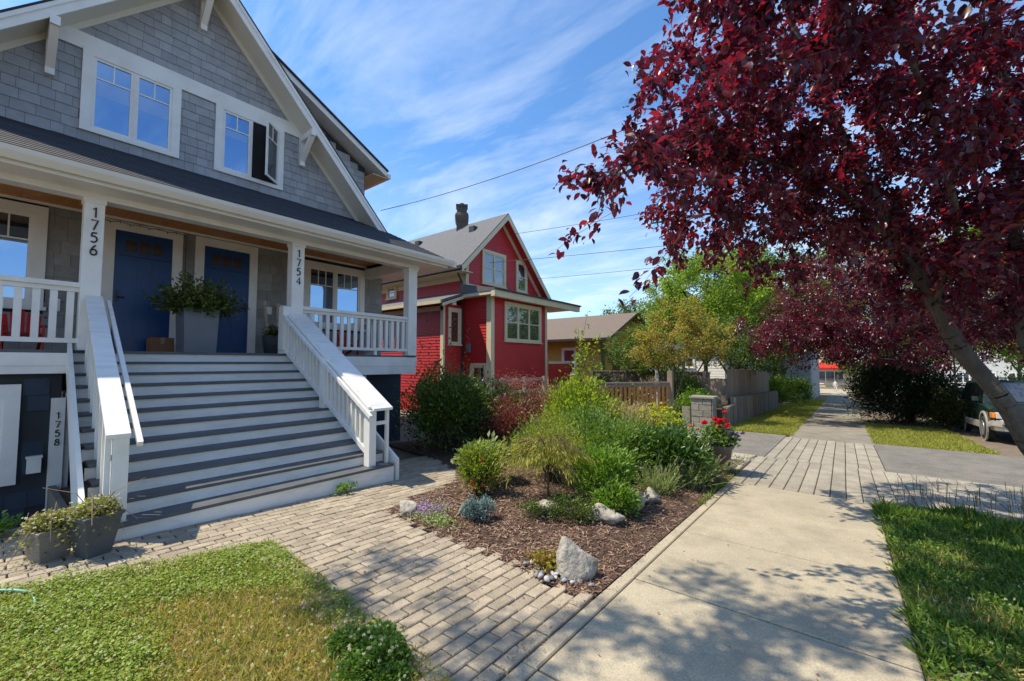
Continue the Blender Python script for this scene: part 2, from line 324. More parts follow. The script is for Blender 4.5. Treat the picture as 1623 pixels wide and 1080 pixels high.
while x < .5:
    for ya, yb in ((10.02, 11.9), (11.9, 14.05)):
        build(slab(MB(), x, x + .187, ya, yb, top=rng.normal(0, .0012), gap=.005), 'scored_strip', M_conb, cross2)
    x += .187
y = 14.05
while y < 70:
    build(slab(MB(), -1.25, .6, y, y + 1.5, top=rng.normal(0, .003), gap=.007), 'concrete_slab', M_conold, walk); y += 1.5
sheet('side_street', [-60, 60], [70, 71, 84, 85], .01, M_con)
sheet('driveway', [-16, -1.33], [10.03, 14.5], -.006, M_asph)
sheet('driveway_apron', [.56, 3.05], [10.03, 14.4], -.01, M_asph)
sheet('gravel_strip', [-4.0, -1.45], [8.75, 10.12], -.02, mat('pale_gravel', (.30, .28, .25), .9, .5, 60, .9, 60))
build(slab(slab(MB(), -3.6, -1.47, 9.75, 10.1, .005), -2.2, -1.47, 8.2, 8.7, .005), 'paving_slab', M_con, kind='structure')
gb = np.stack([rng.uniform(-3.6, -1.5, 500), rng.uniform(8.75, 9.75, 500)], 1)
# ---- brick path
def lawn_x(y): return np.interp(y, [-4, .16, 1.71], [-4.75, -4.60, -4.12])
def lawn_y(x): return np.interp(x, [-4.12, -1.66, -1.4], [1.70, 1.53, 1.52])
def bed_y(x): return np.interp(x, [-4.11, -1.5], [2.91, 2.75])
def bed_x(y): return np.interp(y, [2.7, 2.91, 3.5, 4.3, 4.9, 5.2, 5.6, 9], [-3.9, -4.11, -4.33, -4.46, -5.1, -5.8, -7.9, -7.9])
def in_path(x, y):
    a = (x > -4.3) & (x < -1.47) & (y > lawn_y(x) - .12) & (y < bed_y(x) + .02) & (x > bed_x(y) - 3)
    left = np.where(y < .62, -6.02, np.where(y < 3.86, -5.15, -6.3))
    b = (x <= -4.1) & (x > left) & (y < 5.4) & (y > -2.2) & np.where(y < 1.8, x < lawn_x(y) + .1, np.where(y > 2.85, x < bed_x(y) + .02, True))
    return a | b
path = sheet('brick_path', [-6.1, -1.46], [-2.3, 0, 5.5], -.03, M_joint)
c = .006; bl, bw, bt = .0945, .0462, .05
bm = MB().add([(-bw, -bl, -bt), (bw, -bl, -bt), (bw, bl, -bt), (-bw, bl, -bt), (-bw, -bl, -c), (bw, -bl, -c), (bw, bl, -c), (-bw, bl, -c), (-bw + c, -bl + c, 0), (bw - c, -bl + c, 0), (bw - c, bl - c, 0), (-bw + c, bl - c, 0)],
              [(8, 9, 10, 11), (0, 1, 5, 4), (1, 2, 6, 5), (2, 3, 7, 6), (3, 0, 4, 7), (4, 5, 9, 8), (5, 6, 10, 9), (6, 7, 11, 10), (7, 4, 8, 11)])
BV, BF = np.vstack(bm.v), bm.f
brick_me = mesh_from('brick', BV, BF, M_brick)
cand = []
for i, x in enumerate(np.arange(-6.2, -1.46, .1)):
    for y in np.arange(-2.2 + (.1 if i % 2 else 0), 5.5, .2): cand.append((x, y))
cand = np.array(cand); cand = cand[in_path(cand[:, 0], cand[:, 1])]
cand3 = np.column_stack([cand, g(cand[:, 1])]); u, v, d = project(cand3)
vis = (u > -10) & (u < 1630) & (v < 1090) & (d > .3); order = np.argsort(np.where(vis, d, 99 + d))
rest = MB()
for k, i in enumerate(order):
    p = cand3[i] + (rng.normal(0, .0015), rng.normal(0, .0015), rng.normal(0, .0025)); r = (-.036 + rng.normal(0, .010), rng.normal(0, .012), rng.normal(0, .012))
    if k < 300: copy_piece(brick_me, 'brick', path, p, r)
    else:
        R = np.array(Matrix.Rotation(r[2], 3, 'Z') @ Matrix.Rotation(r[0], 3, 'X')); rest.add(BV @ R.T + p, BF)
build(rest, 'brick_field', M_brick, path, kind='stuff')
# ---- mulch bed
ny, nx = 60, 48; V = []
for j in range(ny + 1):
    yy = 2.74 + (9.4 - 2.74) * j / ny
    xr, xl = -1.45, bed_x(yy)
    for i in range(nx + 1):
        s = i / nx; xx = xr + (xl - xr) * s; yb = max(yy, bed_y(xx) + .0) if j == 0 else yy
        e = min((xr - xx), (xx - xl) + .0, (yb - bed_y(xx)) * 1.0, 9.4 - yb); e = max(e, 0)
        V.append((xx, yb, g(yb) - .012 + .06 * (1 - math.exp(-e / .45)) + .018 * math.sin(7 * xx + 3 * yb) * math.sin(5 * yb - 2 * xx) * min(1, e * 4)))
V = np.array(V); F = [(j * (nx + 1) + i, (j + 1) * (nx + 1) + i, (j + 1) * (nx + 1) + i + 1, j * (nx + 1) + i + 1) for j in range(ny) for i in range(nx)]
o = bpy.data.objects.new('garden_bed', mesh_from('garden_bed', V, F, M_soil, True)); WL[o] = np.zeros(3); finish(o, None, kind='structure'); BED = o
def bed_z(x, y):
    e = np.minimum(np.minimum(-1.45 - x, x - bed_x(y)), np.minimum(y - bed_y(x), 9.4 - y)); e = np.maximum(e, 0)
    return g(y) - .012 + .06 * (1 - np.exp(-e / .45)) + .018 * np.sin(7 * x + 3 * y) * np.sin(5 * y - 2 * x) * np.minimum(1, e * 4)
n = 26000; X = rng.uniform(-4.6, -1.46, n); Y = 2.72 + 5.3 * rng.random(n) ** 1.5; ok = (X > bed_x(Y) - .03) & (Y > bed_y(X) - .03); X, Y = X[ok], Y[ok]; n = len(X)
P = np.column_stack([X, Y, bed_z(X, Y) + rng.uniform(0, .014, n)]); D = rdir(n, -.25, .35)
V, F = leaves(P, D, rng.uniform(.015, .06, n), rng.uniform(-.7, .7, n), np.array([(-.10, 0, 0), (.10, 0, 0), (.08, 1, 0), (-.07, .95, .02)]), np.array([(0, 1, 2), (0, 2, 3)]))
build((V, F), 'bark_mulch', leafmat('bark_chip', [(.045, .024, .016), (.13, .068, .043), (.21, .125, .082), (.36, .25, .18), (.09, .048, .033)], 0, .85), kind='stuff', label='brown bark mulch chips covering the garden bed', cat='mulch')
# ---- lawns
LG = leafmat('clover_leaf', [(.14, .22, .018), (.21, .31, .03), (.29, .37, .05), (.12, .18, .02), (.34, .40, .10)], .35, .5)
LDRY = leafmat('dry_grass', [(.46, .34, .12), (.54, .40, .17), (.36, .30, .08), (.30, .30, .06), (.48, .33, .17)], .3, .7)
LGR = leafmat('grass_blade', [(.09, .16, .016), (.15, .22, .025), (.22, .26, .05), (.30, .28, .08)], .35, .5)
LDK = leafmat('dark_grass', [(.05, .10, .014), (.08, .15, .02), (.13, .21, .03), (.20, .24, .05)], .35, .5)  # deeper green blade tones
LWH = leafmat('clover_flower', [(.62, .58, .46), (.72, .70, .60), (.55, .46, .34)], .3, .6)
def wob(x, y, s=1.0): return (np.sin(3.1 * s * x + 1.3 * np.sin(2.3 * s * y)) + np.sin(4.7 * s * y + 1.1 * np.sin(3.7 * s * x) + 1) + .6 * np.sin(9 * s * x + 4) * np.sin(8 * s * y + x)) / 2.6
def dryness(x, y): return 1.7 * np.exp(-((x + 2.6) / .95) ** 2 - ((y - 1.08) / .42) ** 2) + .55 * wob(x, y, 1.7) + .55 * np.exp(-((x + 1.8) / .6) ** 2)
sheet('front_lawn', [-4.75, -4.4, -1.46], [-4, 0, 1.56], -.028, M_lawn)
o = build(MB().add([(-4.6, .1, g(.1) - .02), (-1.46, .1, g(.1) - .02), (-1.46, 1.56, g(1.56) - .02), (-4.12, 1.72, g(1.7) - .02)], [(0, 1, 2, 3)]), 'lawn_edge', M_lawn, kind='structure')
def lawn_pts(n, ymin=-.6):
    X = rng.uniform(-4.75, -1.45, n); Y = rng.uniform(ymin, 1.72, n); ed = .035 * wob(X, Y, 5)
    ok = (X > lawn_x(Y) - .03 + ed) & (Y < lawn_y(X) + .03 + ed); return X[ok], Y[ok]
X, Y = lawn_pts(90000); dr = dryness(X, Y); keep = rng.random(len(X)) > np.clip(dr * 1.1 - .05, 0, .97); X, Y = X[keep], Y[keep]; n = len(X)
hgt = .045 + .025 * wob(X, Y, 3); P = np.column_stack([X, Y, g(Y) + np.abs(rng.normal(.6, .35, n)) * np.maximum(hgt, .012) - .01])
V1 = leaves(P, rdir(n, -.35, .5), rng.uniform(.010, .024, n), rng.normal(0, .4, n), LEAFR, LEAFRF)
build(V1, 'clover_cover', LG, kind='stuff', label='low green clover spreading over the front lawn', cat='clover')
X, Y = lawn_pts(80000); dr = dryness(X, Y); keep = rng.random(len(X)) < np.clip(dr * .9 + .22, .1, 1); X, Y = X[keep], Y[keep]; n = len(X)
P = np.column_stack([X, Y, g(Y) - .02]); D = rdir(n, .15, 1.0)
build(leaves(P, D, rng.uniform(.03, .075, n), rng.uniform(-3, 3, n), LEAFN, LEAFNF, .55), 'dry_grass', LDRY, kind='stuff', label='straw coloured dry grass patch in the front lawn', cat='grass')
X, Y = lawn_pts(16000); n = len(X); P = np.column_stack([X, Y, g(Y) - .02])
build(leaves(P, rdir(n, .25, 1.0), rng.uniform(.035, .08, n), rng.uniform(-3, 3, n), LEAFN, LEAFNF, .5), 'lawn_grass', LGR, kind='stuff', label='green grass blades among the clover of the front lawn', cat='grass')
def flowerlets(pts, r, k=26):
    parts = []
    for p in pts:
        D = rdir(k, -.5, 1); parts.append(leaves(np.repeat([p], k, 0) + D * r * .25, D, r * .95, None, LEAFN, LEAFNF, 2.0))
    return cat_np(parts)
X, Y = lawn_pts(420); P = np.column_stack([X, Y, g(Y) + rng.uniform(.03, .07, len(X))])
build(flowerlets(P, .008), 'clover_blossom', LWH, kind='stuff', label='small white clover blossoms dotting the front lawn', cat='blossom')
# clover tuft at the lawn's corner by the path
n = 6000; cc = np.array([(-2.12, 1.44, .17, .10), (-1.98, 1.42, .13, .13), (-2.28, 1.38, .12, .07), (-2.02, 1.30, .13, .08), (-1.86, 1.36, .09, .06), (-2.2, 1.52, .10, .06)]); q = rng.integers(0, len(cc), n); D = rdir(n, 0, 1)
P = np.column_stack([cc[q, 0], cc[q, 1], g(cc[q, 1])]) + D * np.column_stack([cc[q, 2], cc[q, 2], cc[q, 3]]) * (rng.random((n, 1)) ** .35) * rng.uniform(.8, 1.2, (n, 1))
build(leaves(P, D + rdir(n) * .8, rng.uniform(.014, .028, n), None, LEAFR, LEAFRF), 'clover_tuft', leafmat('deep_clover', [(.05, .11, .014), (.09, .17, .02), (.14, .23, .04)], .35, .5), label='raised mound of dark green clover beside the brick path', cat='clover')
P = np.array([-2.05, 1.42, g(1.42)]) + rdir(34, .3, 1) * (.24, .17, .13); build(flowerlets(P, .009), 'clover_bloom', LWH, kind='stuff', label='white blossoms on the dark clover mound', cat='blossom')
# boulevard grass
sheet('boulevard', [.3, 2.6], [-8, 0, 7.2], -.026, M_lawn)
def strip(n, x0, x1, y0, y1, skew=0): 
    X = rng.uniform(x0, x1, n); Y = rng.uniform(y0, y1, n); ok = (X > x0 + .04 * (1 + wob(Y * 2, X, 2))) & (Y < y1 - .02 + .22 * (X - .3) * skew); return X[ok], Y[ok]
X, Y = strip(80000, .27, 2.5, .6, 7.3, 1); keep = rng.random(len(X)) > .75 * (wob(X + 3, Y, 1.3) > .35); X, Y = X[keep], Y[keep]; n = len(X)
h = np.where(Y > 6.2, 1.5, 1.0) * (1 + .4 * wob(X, Y, 2))
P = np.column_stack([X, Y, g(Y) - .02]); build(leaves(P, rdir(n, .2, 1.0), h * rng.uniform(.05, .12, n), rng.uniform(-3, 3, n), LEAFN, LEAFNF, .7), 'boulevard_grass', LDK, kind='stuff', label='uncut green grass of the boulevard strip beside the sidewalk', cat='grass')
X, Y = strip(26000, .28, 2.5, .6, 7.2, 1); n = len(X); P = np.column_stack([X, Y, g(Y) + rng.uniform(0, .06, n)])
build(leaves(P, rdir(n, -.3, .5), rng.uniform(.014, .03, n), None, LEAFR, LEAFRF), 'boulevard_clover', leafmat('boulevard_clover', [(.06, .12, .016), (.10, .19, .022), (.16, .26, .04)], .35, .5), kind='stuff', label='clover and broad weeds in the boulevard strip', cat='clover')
X, Y = strip(14000, .3, 2.5, 3.5, 7.1); keep = wob(X + 3, Y, 1.3) > .1; X, Y = X[keep], Y[keep]; n = len(X); P = np.column_stack([X, Y, g(Y) - .02])
build(leaves(P, rdir(n, .2, 1), rng.uniform(.05, .10, n), rng.uniform(-3, 3, n), LEAFN, LEAFNF, .6), 'straw_grass', LDRY, kind='stuff', label='straw patches in the boulevard strip', cat='grass')
X, Y = strip(200, .35, 1.9, 1.5, 5.0); P = np.column_stack([X, Y, g(Y) + rng.uniform(.06, .10, len(X))]); build(flowerlets(P, .008), 'boulevard_blossom', LWH, kind='stuff', label='white clover blossoms in the boulevard strip', cat='blossom')
# seed spikes at the end of the strip
n = 130; X = rng.uniform(.45, 2.4, n); Y = 7.1 + .2 * (X - .3) + rng.normal(0, .14, n); P0 = np.column_stack([X, Y, g(Y)]); H = rng.uniform(.16, .42, n); P1 = P0 + np.column_stack([rng.normal(0, .03, n), rng.normal(0, .03, n), H])
P2 = P0 + (P1 - P0) * .62
build(cat_np([sticks(P0, P1, .0013, .001, 3), sticks(P2, P1 , .0035, .0022, 5)]), 'plantain_spikes', mat('seed_spike', (.14, .12, .06), .9), kind='stuff', label='brown plantain seed spikes standing at the end of the boulevard grass', cat='weeds')
# far grass patches
sheet('far_boulevard', [.6, 2.7], [14.45, 22], -.024, M_lawn)
LYEL = leafmat('yellow_grass', [(.26, .27, .045), (.34, .32, .06), (.18, .23, .03), (.40, .35, .10)], .35, .6)  # yellower blade tones
n = 24000; X = rng.uniform(.58, 2.75, n); Y = rng.uniform(14.4, 21, n); P = np.column_stack([X, Y, g(Y) - .02])
build(leaves(P, rdir(n, .2, 1), rng.uniform(.05, .11, n), rng.uniform(-3, 3, n), LEAFN, LEAFNF, .9), 'far_grass', LYEL, kind='stuff', label='yellowish grass patch between the sidewalk and the parked car', cat='grass')
sheet('verge', [-3.1, -1.26], [14.5, 30, 66], -.02, M_lawn)
n = 34000; X = rng.uniform(-3.0, -1.2, n); Y = 14.5 + 30 * rng.random(n) ** 1.6; P = np.column_stack([X, Y, g(Y) - .02])
build(leaves(P, rdir(n, .2, 1), rng.uniform(.06, .12, n), rng.uniform(-3, 3, n), LEAFN, LEAFNF, 1.0), 'verge_grass', LYEL, kind='stuff', label='sunlit grass verge below the timber retaining wall', cat='grass')
# dry leaves and grit lying about
n = 900; X = np.concatenate([rng.uniform(-6.0, -1.5, 620), rng.uniform(-1.4, .3, 280)]); Y = np.concatenate([rng.uniform(-.5, 2.9, 620), rng.uniform(1.5, 14, 280)]); ok = in_path(X, Y) | (X > -1.42); X, Y = X[ok], Y[ok]; n = len(X)
P = np.column_stack([X, Y, g(Y) + .004]); build(leaves(P, rdir(n, -.1, .25), rng.uniform(.008, .03, n), rng.uniform(-.5, .5, n), LEAFR, LEAFRF, .6), 'leaf_litter', leafmat('litter', [(.30, .24, .15), (.16, .08, .05), (.42, .36, .25), (.10, .05, .035)], .1, .8), kind='stuff', label='small dry leaves scattered over the paving', cat='litter')
n = 800; X = -1.47 + rng.normal(0, .05, n); Y = rng.uniform(1.6, 7.6, n); P = np.column_stack([X, Y, g(Y) + .006])
build(leaves(P, rdir(n, -.1, .25), rng.uniform(.01, .035, n), rng.uniform(-.5, .5, n), LEAFN, LEAFNF, .9), 'edge_grit', MATS['bark_chip'], kind='stuff', label='stray bark chips along the sidewalk edge', cat='litter')

# ------------------------------------------------------------------ wall-mounted pieces: T maps (along, up, out) to the world
def faceX(X): return lambda a, b, c: (X + c, a, b)          # wall looking to +X (the street)
def faceY(Y): return lambda a, b, c: (a, Y - c, b)          # wall looking to -Y
def tbox(mb, T, a0, a1, b0, b1, c0, c1):
    return mb.add([T(a, b, c) for c in (c0, c1) for b in (b0, b1) for a in (a0, a1)], [(0, 2, 3, 1), (4, 5, 7, 6), (0, 1, 5, 4), (2, 6, 7, 3), (0, 4, 6, 2), (1, 3, 7, 5)])
def frame(mb, T, a0, a1, b0, b1, w, c0, c1, wb=None, wt=None):
    wb = w if wb is None else wb; wt = w if wt is None else wt
    tbox(mb, T, a0, a0 + w, b0, b1, c0, c1); tbox(mb, T, a1 - w, a1, b0, b1, c0, c1)
    if wt: tbox(mb, T, a0 + w, a1 - w, b1 - wt, b1, c0, c1 - .002)
    if wb: tbox(mb, T, a0 + w, a1 - w, b0, b0 + wb, c0, c1 - .002)
    return mb
def window(parent, T, a0, a1, b0, b1, cw=.12, n=2, top=.3, tcols=2, m=None, glass=None, out=.05, sill=True, mid=False, sashw=.045, cwt=None):
    m = m or M_white; glass = glass or M_glass
    w = build(frame(MB(), T, a0, a1, b0, b1, cw, 0, out, wb=cw * .6, wt=cwt or cw), 'window', m, parent)
    if sill: build(tbox(MB(), T, a0 - .03, a1 + .03, b0 - .035, b0 + .02, 0, out + .035), 'sill', m, w)
    ia0, ia1, ib0, ib1 = a0 + cw, a1 - cw, b0 + cw * .6, b1 - (cwt or cw); W = (ia1 - ia0) / n
    for k in range(n):
        s0, s1 = ia0 + k * W, ia0 + (k + 1) * W
        if k: s0 += .012
        if k < n - 1: s1 -= .012
        sash(w, T, s0, s1, ib0, ib1, sashw, top, tcols, m, glass, mid)
    if n > 1:
        for k in range(1, n): build(tbox(MB(), T, ia0 + k * W - .012, ia0 + k * W + .012, ib0, ib1, 0, out - .012), 'mullion', m, w)
    return w
def sash(w, T, s0, s1, b0, b1, fw, top, tcols, m, glass, mid=False):
    build(frame(MB(), T, s0, s1, b0, b1, fw, .0, .032), 'sash', m, w)
    build(tbox(MB(), T, s0 + fw, s1 - fw, b0 + fw, b1 - fw, .002, .010), 'pane', glass, w)
    if top:
        zb = b1 - fw - top
        build(tbox(MB(), T, s0 + fw, s1 - fw, zb - .012, zb + .012, .01, .022), 'muntin', m, w)
        for j in range(1, tcols):
            a = s0 + fw + (s1 - s0 - 2 * fw) * j / tcols; build(tbox(MB(), T, a - .010, a + .010, zb + .012, b1 - fw, .01, .022), 'muntin', m, w)
    if mid:
        zb = (b0 + b1) / 2; build(tbox(MB(), T, s0 + fw, s1 - fw, zb - .02, zb + .02, .01, .026), 'meeting_rail', m, w)
def digits(text, T, a, b_top, size, step, parent, m=None):
    """house number, one character under the other"""
    S = {'1': [[(.25, .78), (.55, 1), (.55, 0)]], '7': [[(.08, .98), (.85, .98), (.38, 0)]],
         '5': [[(.82, .98), (.25, .98), (.17, .58), (.45, .66), (.75, .55), (.85, .33), (.72, .1), (.42, .0), (.12, .1)]],
         '6': [[(.72, 1), (.35, .72), (.12, .35), (.22, .08), (.5, 0), (.78, .08), (.88, .3), (.75, .52), (.5, .58), (.2, .46)]],
         '4': [[(.72, 0), (.72, 1), (.08, .3), (.95, .3)]],
         '8': [[(.5, .54), (.22, .66), (.2, .86), (.5, 1), (.8, .86), (.78, .66), (.5, .54), (.15, .4), (.12, .15), (.5, 0), (.88, .15), (.85, .4), (.5, .54)]]}
    for i, ch in enumerate(text):
        mb = MB()
        for st in S[ch]:
            P = np.array(st)
            if len(P) > 4:
                t = np.linspace(0, len(P) - 1, (len(P) - 1) * 4 + 1); P = np.column_stack([np.interp(t, range(len(P)), P[:, 0]), np.interp(t, range(len(P)), P[:, 1])])
                Q = P.copy(); Q[1:-1] = (P[:-2] + 2 * P[1:-1] + P[2:]) / 4; P = Q
            mb.tube([T(a + (x - .5) * size * .62, b_top - step * i - size + z * size, .008) for x, z in P], size * .075, 6)
        build(mb, 'digit', m or M_black, parent)

# ------------------------------------------------------------------ the grey house
FX = -9.9; T0 = faceX(FX); AP, AZ, SL = 2.52, 9.12, 1.085
house = thing('grey_house', (FX, AP, 0), 'grey shingled gable house with white trim, front porch and wide white stairs', 'house')
def roofz(y): return AZ - SL * abs(y - AP)
build(MB().prism([(FX, -1.75, -1.1), (FX, 6.8, -1.1), (FX, 6.8, roofz(6.8)), (FX, AP, AZ), (FX, -1.75, roofz(-1.75))], (-11, 0, 0)), 'wall', M_wallback, house)
WIN = [(0.88, 2.22, 5.5, 6.92), (2.79, 4.12, 5.5, 6.92)]; BAND = (6.88, 7.16)
LOW = [(-1.1, .6, 2.45, 4.06), (1.24, 2.34, 1.7, 4.08), (2.54, 3.65, 1.7, 4.08), (4.63, 6.24, 2.45, 4.02)]
def blocked(y0, y1, z0, z1):
    if z1 > BAND[0] + .02 and z0 < BAND[1] - .02: return True
    for a, b, c, d in WIN + LOW:
        if y1 > a + .02 and y0 < b - .02 and z1 > c + .02 and z0 < d - .02: return True
    return False
def shingle_wall(parent, T, rows, yr, test, mtl, nmax, widths=(.15, .19, .23, .27), rough=False):
    """courses of single shingles; the ones that show largest are objects, the rest one mesh"""
    ch = rows[2]; full = []; part = MB()
    metas = {}
    def geom(w, h): return ([(-w / 2 + .002, -.012, .010), (w / 2 - .002, -.012, .010), (w / 2 - .002, h, .001), (-w / 2 + .002, h, .001), (-w / 2 + .002, -.012, .018), (w / 2 - .002, -.012, .018), (w / 2 - .002, h, .004), (-w / 2 + .002, h, .004)])
    FF = [(4, 5, 6, 7), (0, 1, 5, 4), (1, 2, 6, 5), (3, 0, 4, 7)]
    z = rows[0]; k = 0
    while z < rows[1]:
        y = yr[0] - random.random() * .2
        while y < yr[1]:
            w = random.choice(widths); a0, a1 = y, y + w; y += w
            lo = max(a0, yr[0]); hi = min(a1, yr[1]); h = min(ch, rows[1] - z)
            if hi - lo < .03: continue
            r = test(lo, hi, z, z + h)
            if r is True and abs(hi - lo - w) < 1e-6 and abs(h - ch) < 1e-6: full.append((w, (a0 + a1) / 2, z, random.uniform(-.004, .006) - (random.random() * .02 if rough else 0)))
            elif r is not False:
                segs = [(lo, hi)] if r is True else r
                for s0, s1 in segs:
                    if s1 - s0 > .015: part.add([T(c[0] + (s0 + s1) / 2, z + c[1], c[2]) for c in geom(s1 - s0, h)], FF)
        z += ch
    P = np.array([T(f[1], f[2] + ch / 2, 0) for f in full]).reshape(-1, 3); u, v, d = project(P); vis = (u > -5) & (u < 1628) & (v > -5) & (v < 1085) & (d > .2)
    order = np.argsort(np.where(vis, d, d + 100))
    for k, i in enumerate(order):
        w, a, zz, j = full[i]
        if k < nmax and vis[i]:
            if w not in metas:
                gq = np.array([T(*c) for c in geom(w, ch)]) - np.array(T(0, 0, 0)); metas[w] = mesh_from('shingle', gq, FF, mtl)
            copy_piece(metas[w], 'shingle', parent, np.array(T(a, zz + j, 0)))
        else: part.add([T(c[0] + a, zz + j + c[1], c[2]) for c in geom(w, ch)], FF)
    build(part, 'shingle_field', mtl, parent, kind='stuff')
def gable_test(lo, hi, z0, z1):
    segs = [(lo, hi)]
    lim = (AZ - (z0 + z1) / 2) / SL - .02; segs = [(max(s0, AP - lim), min(s1, AP + lim)) for s0, s1 in segs]; segs = [s for s in segs if s[1] > s[0]]
    if not segs: return False
    if z1 > BAND[0] + .06 and z0 < BAND[1] - .06: return False
    for a, b, c, d in WIN:
        if z1 > c + .05 and z0 < d - .05:
            n = []
            for s0, s1 in segs:
                if s1 <= a or s0 >= b: n.append((s0, s1)); continue
                if s0 < a: n.append((s0, a))
                if s1 > b: n.append((b, s1))
            segs = n
    if not segs: return False
    return True if segs == [(lo, hi)] else segs
wall_up = build(tbox(MB(), T0, -1.0, 6.0, 5.31, 5.33, 0, .012), 'flashing', M_black, house)
shingle_wall(house, T0, (5.34, BAND[0], .171), (-1.2, 6.1), gable_test, M_shingle, 130)
shingle_wall(house, T0, (BAND[1], 9.05, .172), (-1.2, 6.1), gable_test, M_shingle, 100)
def low_test(lo, hi, z0, z1):
    segs = [(lo, hi)]
    for a, b, c, d in LOW:
        if z1 > c + .05 and z0 < d - .03:
            n = []
            for s0, s1 in segs:
                if s1 <= a or s0 >= b: n.append((s0, s1)); continue
                if s0 < a: n.append((s0, a))
                if s1 > b: n.append((b, s1))
            segs = n
    if not segs: return False
    return True if segs == [(lo, hi)] else segs
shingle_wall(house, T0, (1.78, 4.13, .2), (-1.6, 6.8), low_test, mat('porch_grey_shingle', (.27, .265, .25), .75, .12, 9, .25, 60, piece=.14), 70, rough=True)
# belt board, corner board, windows
build(tbox(MB(), T0, AP - (AZ - BAND[0]) / SL + .02, AP + (AZ - BAND[0]) / SL - .02, BAND[0], BAND[1], 0, .035), 'belt_board', M_white, house)
w1 = window(house, T0, *WIN[0], cw=.13, n=2, top=.30, tcols=2, cwt=.10, sill=False)
T_ = T0; a0, a1, b0, b1 = WIN[1]
w2 = build(frame(MB(), T_, a0, a1, b0, b1, .13, 0, .05, wb=.08, wt=.10), 'window', M_white, house)
BLIND = glassmat('pane_with_blind', (.20, .21, .22), .42, tint=(.45, .68, 1.0))
for (wq, s0, s1) in ((w1, 1.055, 1.485), (w1, 1.615, 2.045)): build(tbox(MB(), T0, s0, s1, 6.18, 6.44, .0101, .0106), 'blind', BLIND, wq)
mid = (a0 + a1) / 2; sash(w2, T_, a0 + .13, mid - .012, b0 + .08, b1 - .10, .045, .30, 2, M_white, M_glass)
build(tbox(MB(), T0, 2.965, 3.395, 6.30, 6.44, .0101, .0106), 'blind', BLIND, w2)
build(tbox(MB(), T_, mid - .03, mid + .02, b0 + .08, b1 - .10, 0, .04), 'mullion', M_white, w2)
build(tbox(MB(), T_, mid + .02, a1 - .13, b0 + .08, b1 - .10, .001, .006), 'room_shade_panel', mat('painted_room_shade', (.02, .019, .018), .9), w2)  # near-black panel on the wall paints the shade of the room behind
hy = a1 - .14; ang = math.radians(42); ca, sa = math.cos(ang), math.sin(ang)
def T_open(a, b, c):                                        # casement swung out about its right edge
    r = hy - a; return (FX + .045 + r * sa + c * ca, hy - r * ca + c * sa, b)
sash(w2, T_open, mid + .03, hy, b0 + .09, b1 - .11, .045, .30, 2, M_white, M_glassdark)
window(house, T0, *LOW[0], cw=.15, n=2, top=.36, tcols=3, glass=M_glass)
window(house, T0, *LOW[3], cw=.14, n=2, top=.36, tcols=3, glass=M_glass)
for (a0, a1, b0, b1), hs in ((LOW[1], 1), (LOW[2], -1)):    # the two blue doors
    d = build(frame(MB(), T0, a0, a1, 1.76, b1, .15, 0, .05, wb=0, wt=.16), 'door_casing', M_white, house)
    dr = build(tbox(MB(), T0, a0 + .15, a1 - .15, 1.78, b1 - .16, 0, .02), 'door', M_door, house)
    y0, y1 = a0 + .15, a1 - .15; zt = b1 - .16; pw = (y1 - y0 - .26) / 3
    for j in range(3):
        build(tbox(MB(), T0, y0 + .13 + j * pw + .015, y0 + .13 + (j + 1) * pw - .015, zt - .36, zt - .14, .02, .024), 'pane', glassmat('door_glass', (.035, .02, .014), .12), dr)
        build(tbox(MB(), T0, y0 + .10 + j * (y1 - y0 - .2) / 3 + .012, y0 + .10 + (j + 1) * (y1 - y0 - .2) / 3 - .012, 1.95, zt - .50, .02, .026), 'panel', M_door, dr)
    build(tbox(frame(MB(), T0, y0 + .11, y1 - .11, zt - .38, zt - .12, .02, .02, .032), T0, y0 + .06, y1 - .06, zt - .435, zt - .40, .02, .06), 'window_shelf', M_door, dr)
    hy_ = y0 + .06 if hs > 0 else y1 - .06
    build(tbox(MB(), T0, hy_ - .022, hy_ + .022, 2.66, 2.86, .02, .03).tube([T0(hy_, 2.74, .03), T0(hy_, 2.74, .075), T0(hy_ + .1 * hs, 2.74, .08)], .009, 6), 'door_handle', M_black, dr)
    build(tbox(MB(), T0, y0, y1, 1.762, 1.79, .02, .07), 'threshold', M_black, dr)
# main roof, rakes, brackets
RX = -9.35
for s in (-1, 1):
    def rp(k, dz): y = AP + s * k; return (y, AZ - SL * k + dz)
    a, b = rp(0, 0), rp(4.75, 0)
    r = build(MB().prism([(RX - .01, a[0], a[1] + .02), (RX - .01, b[0], b[1] + .02), (RX - .01, b[0], b[1] + .21), (RX - .01, a[0], a[1] + .21)], (-11.3, 0, 0)), 'roof_deck', M_gutter, house)
    build(MB().prism([(RX + .05, a[0], a[1] + .212), (RX + .05, b[0] + s * .03, b[1] + .18), (RX + .05, b[0] + s * .03, b[1] + .225), (RX + .05, a[0], a[1] + .262)], (-11.4, 0, 0)), 'roofing', M_roof, house)
    e = rp(4.0, 0)
    build(MB().prism([(RX - .005, a[0], a[1] - .03), (RX - .005, e[0], e[1] - .03), (RX - .005, e[0], e[1] + .235), (RX - .005, a[0], a[1] + .235)], (.035, 0, 0)), 'rake_board', M_white, house)
    build(MB().prism([(RX + .03, a[0], a[1] + .13), (RX + .03, e[0], e[1] + .13), (RX + .03, e[0], e[1] + .24), (RX + .03, a[0], a[1] + .24)], (.018, 0, 0)), 'rake_moulding', M_white, house)
    build(MB().prism([(FX, a[0], a[1] - .10), (FX, e[0], e[1] - .10), (FX, e[0], e[1] + .02), (FX, a[0], a[1] + .02)], (.03, 0, 0)), 'frieze_board', M_gutter, house)
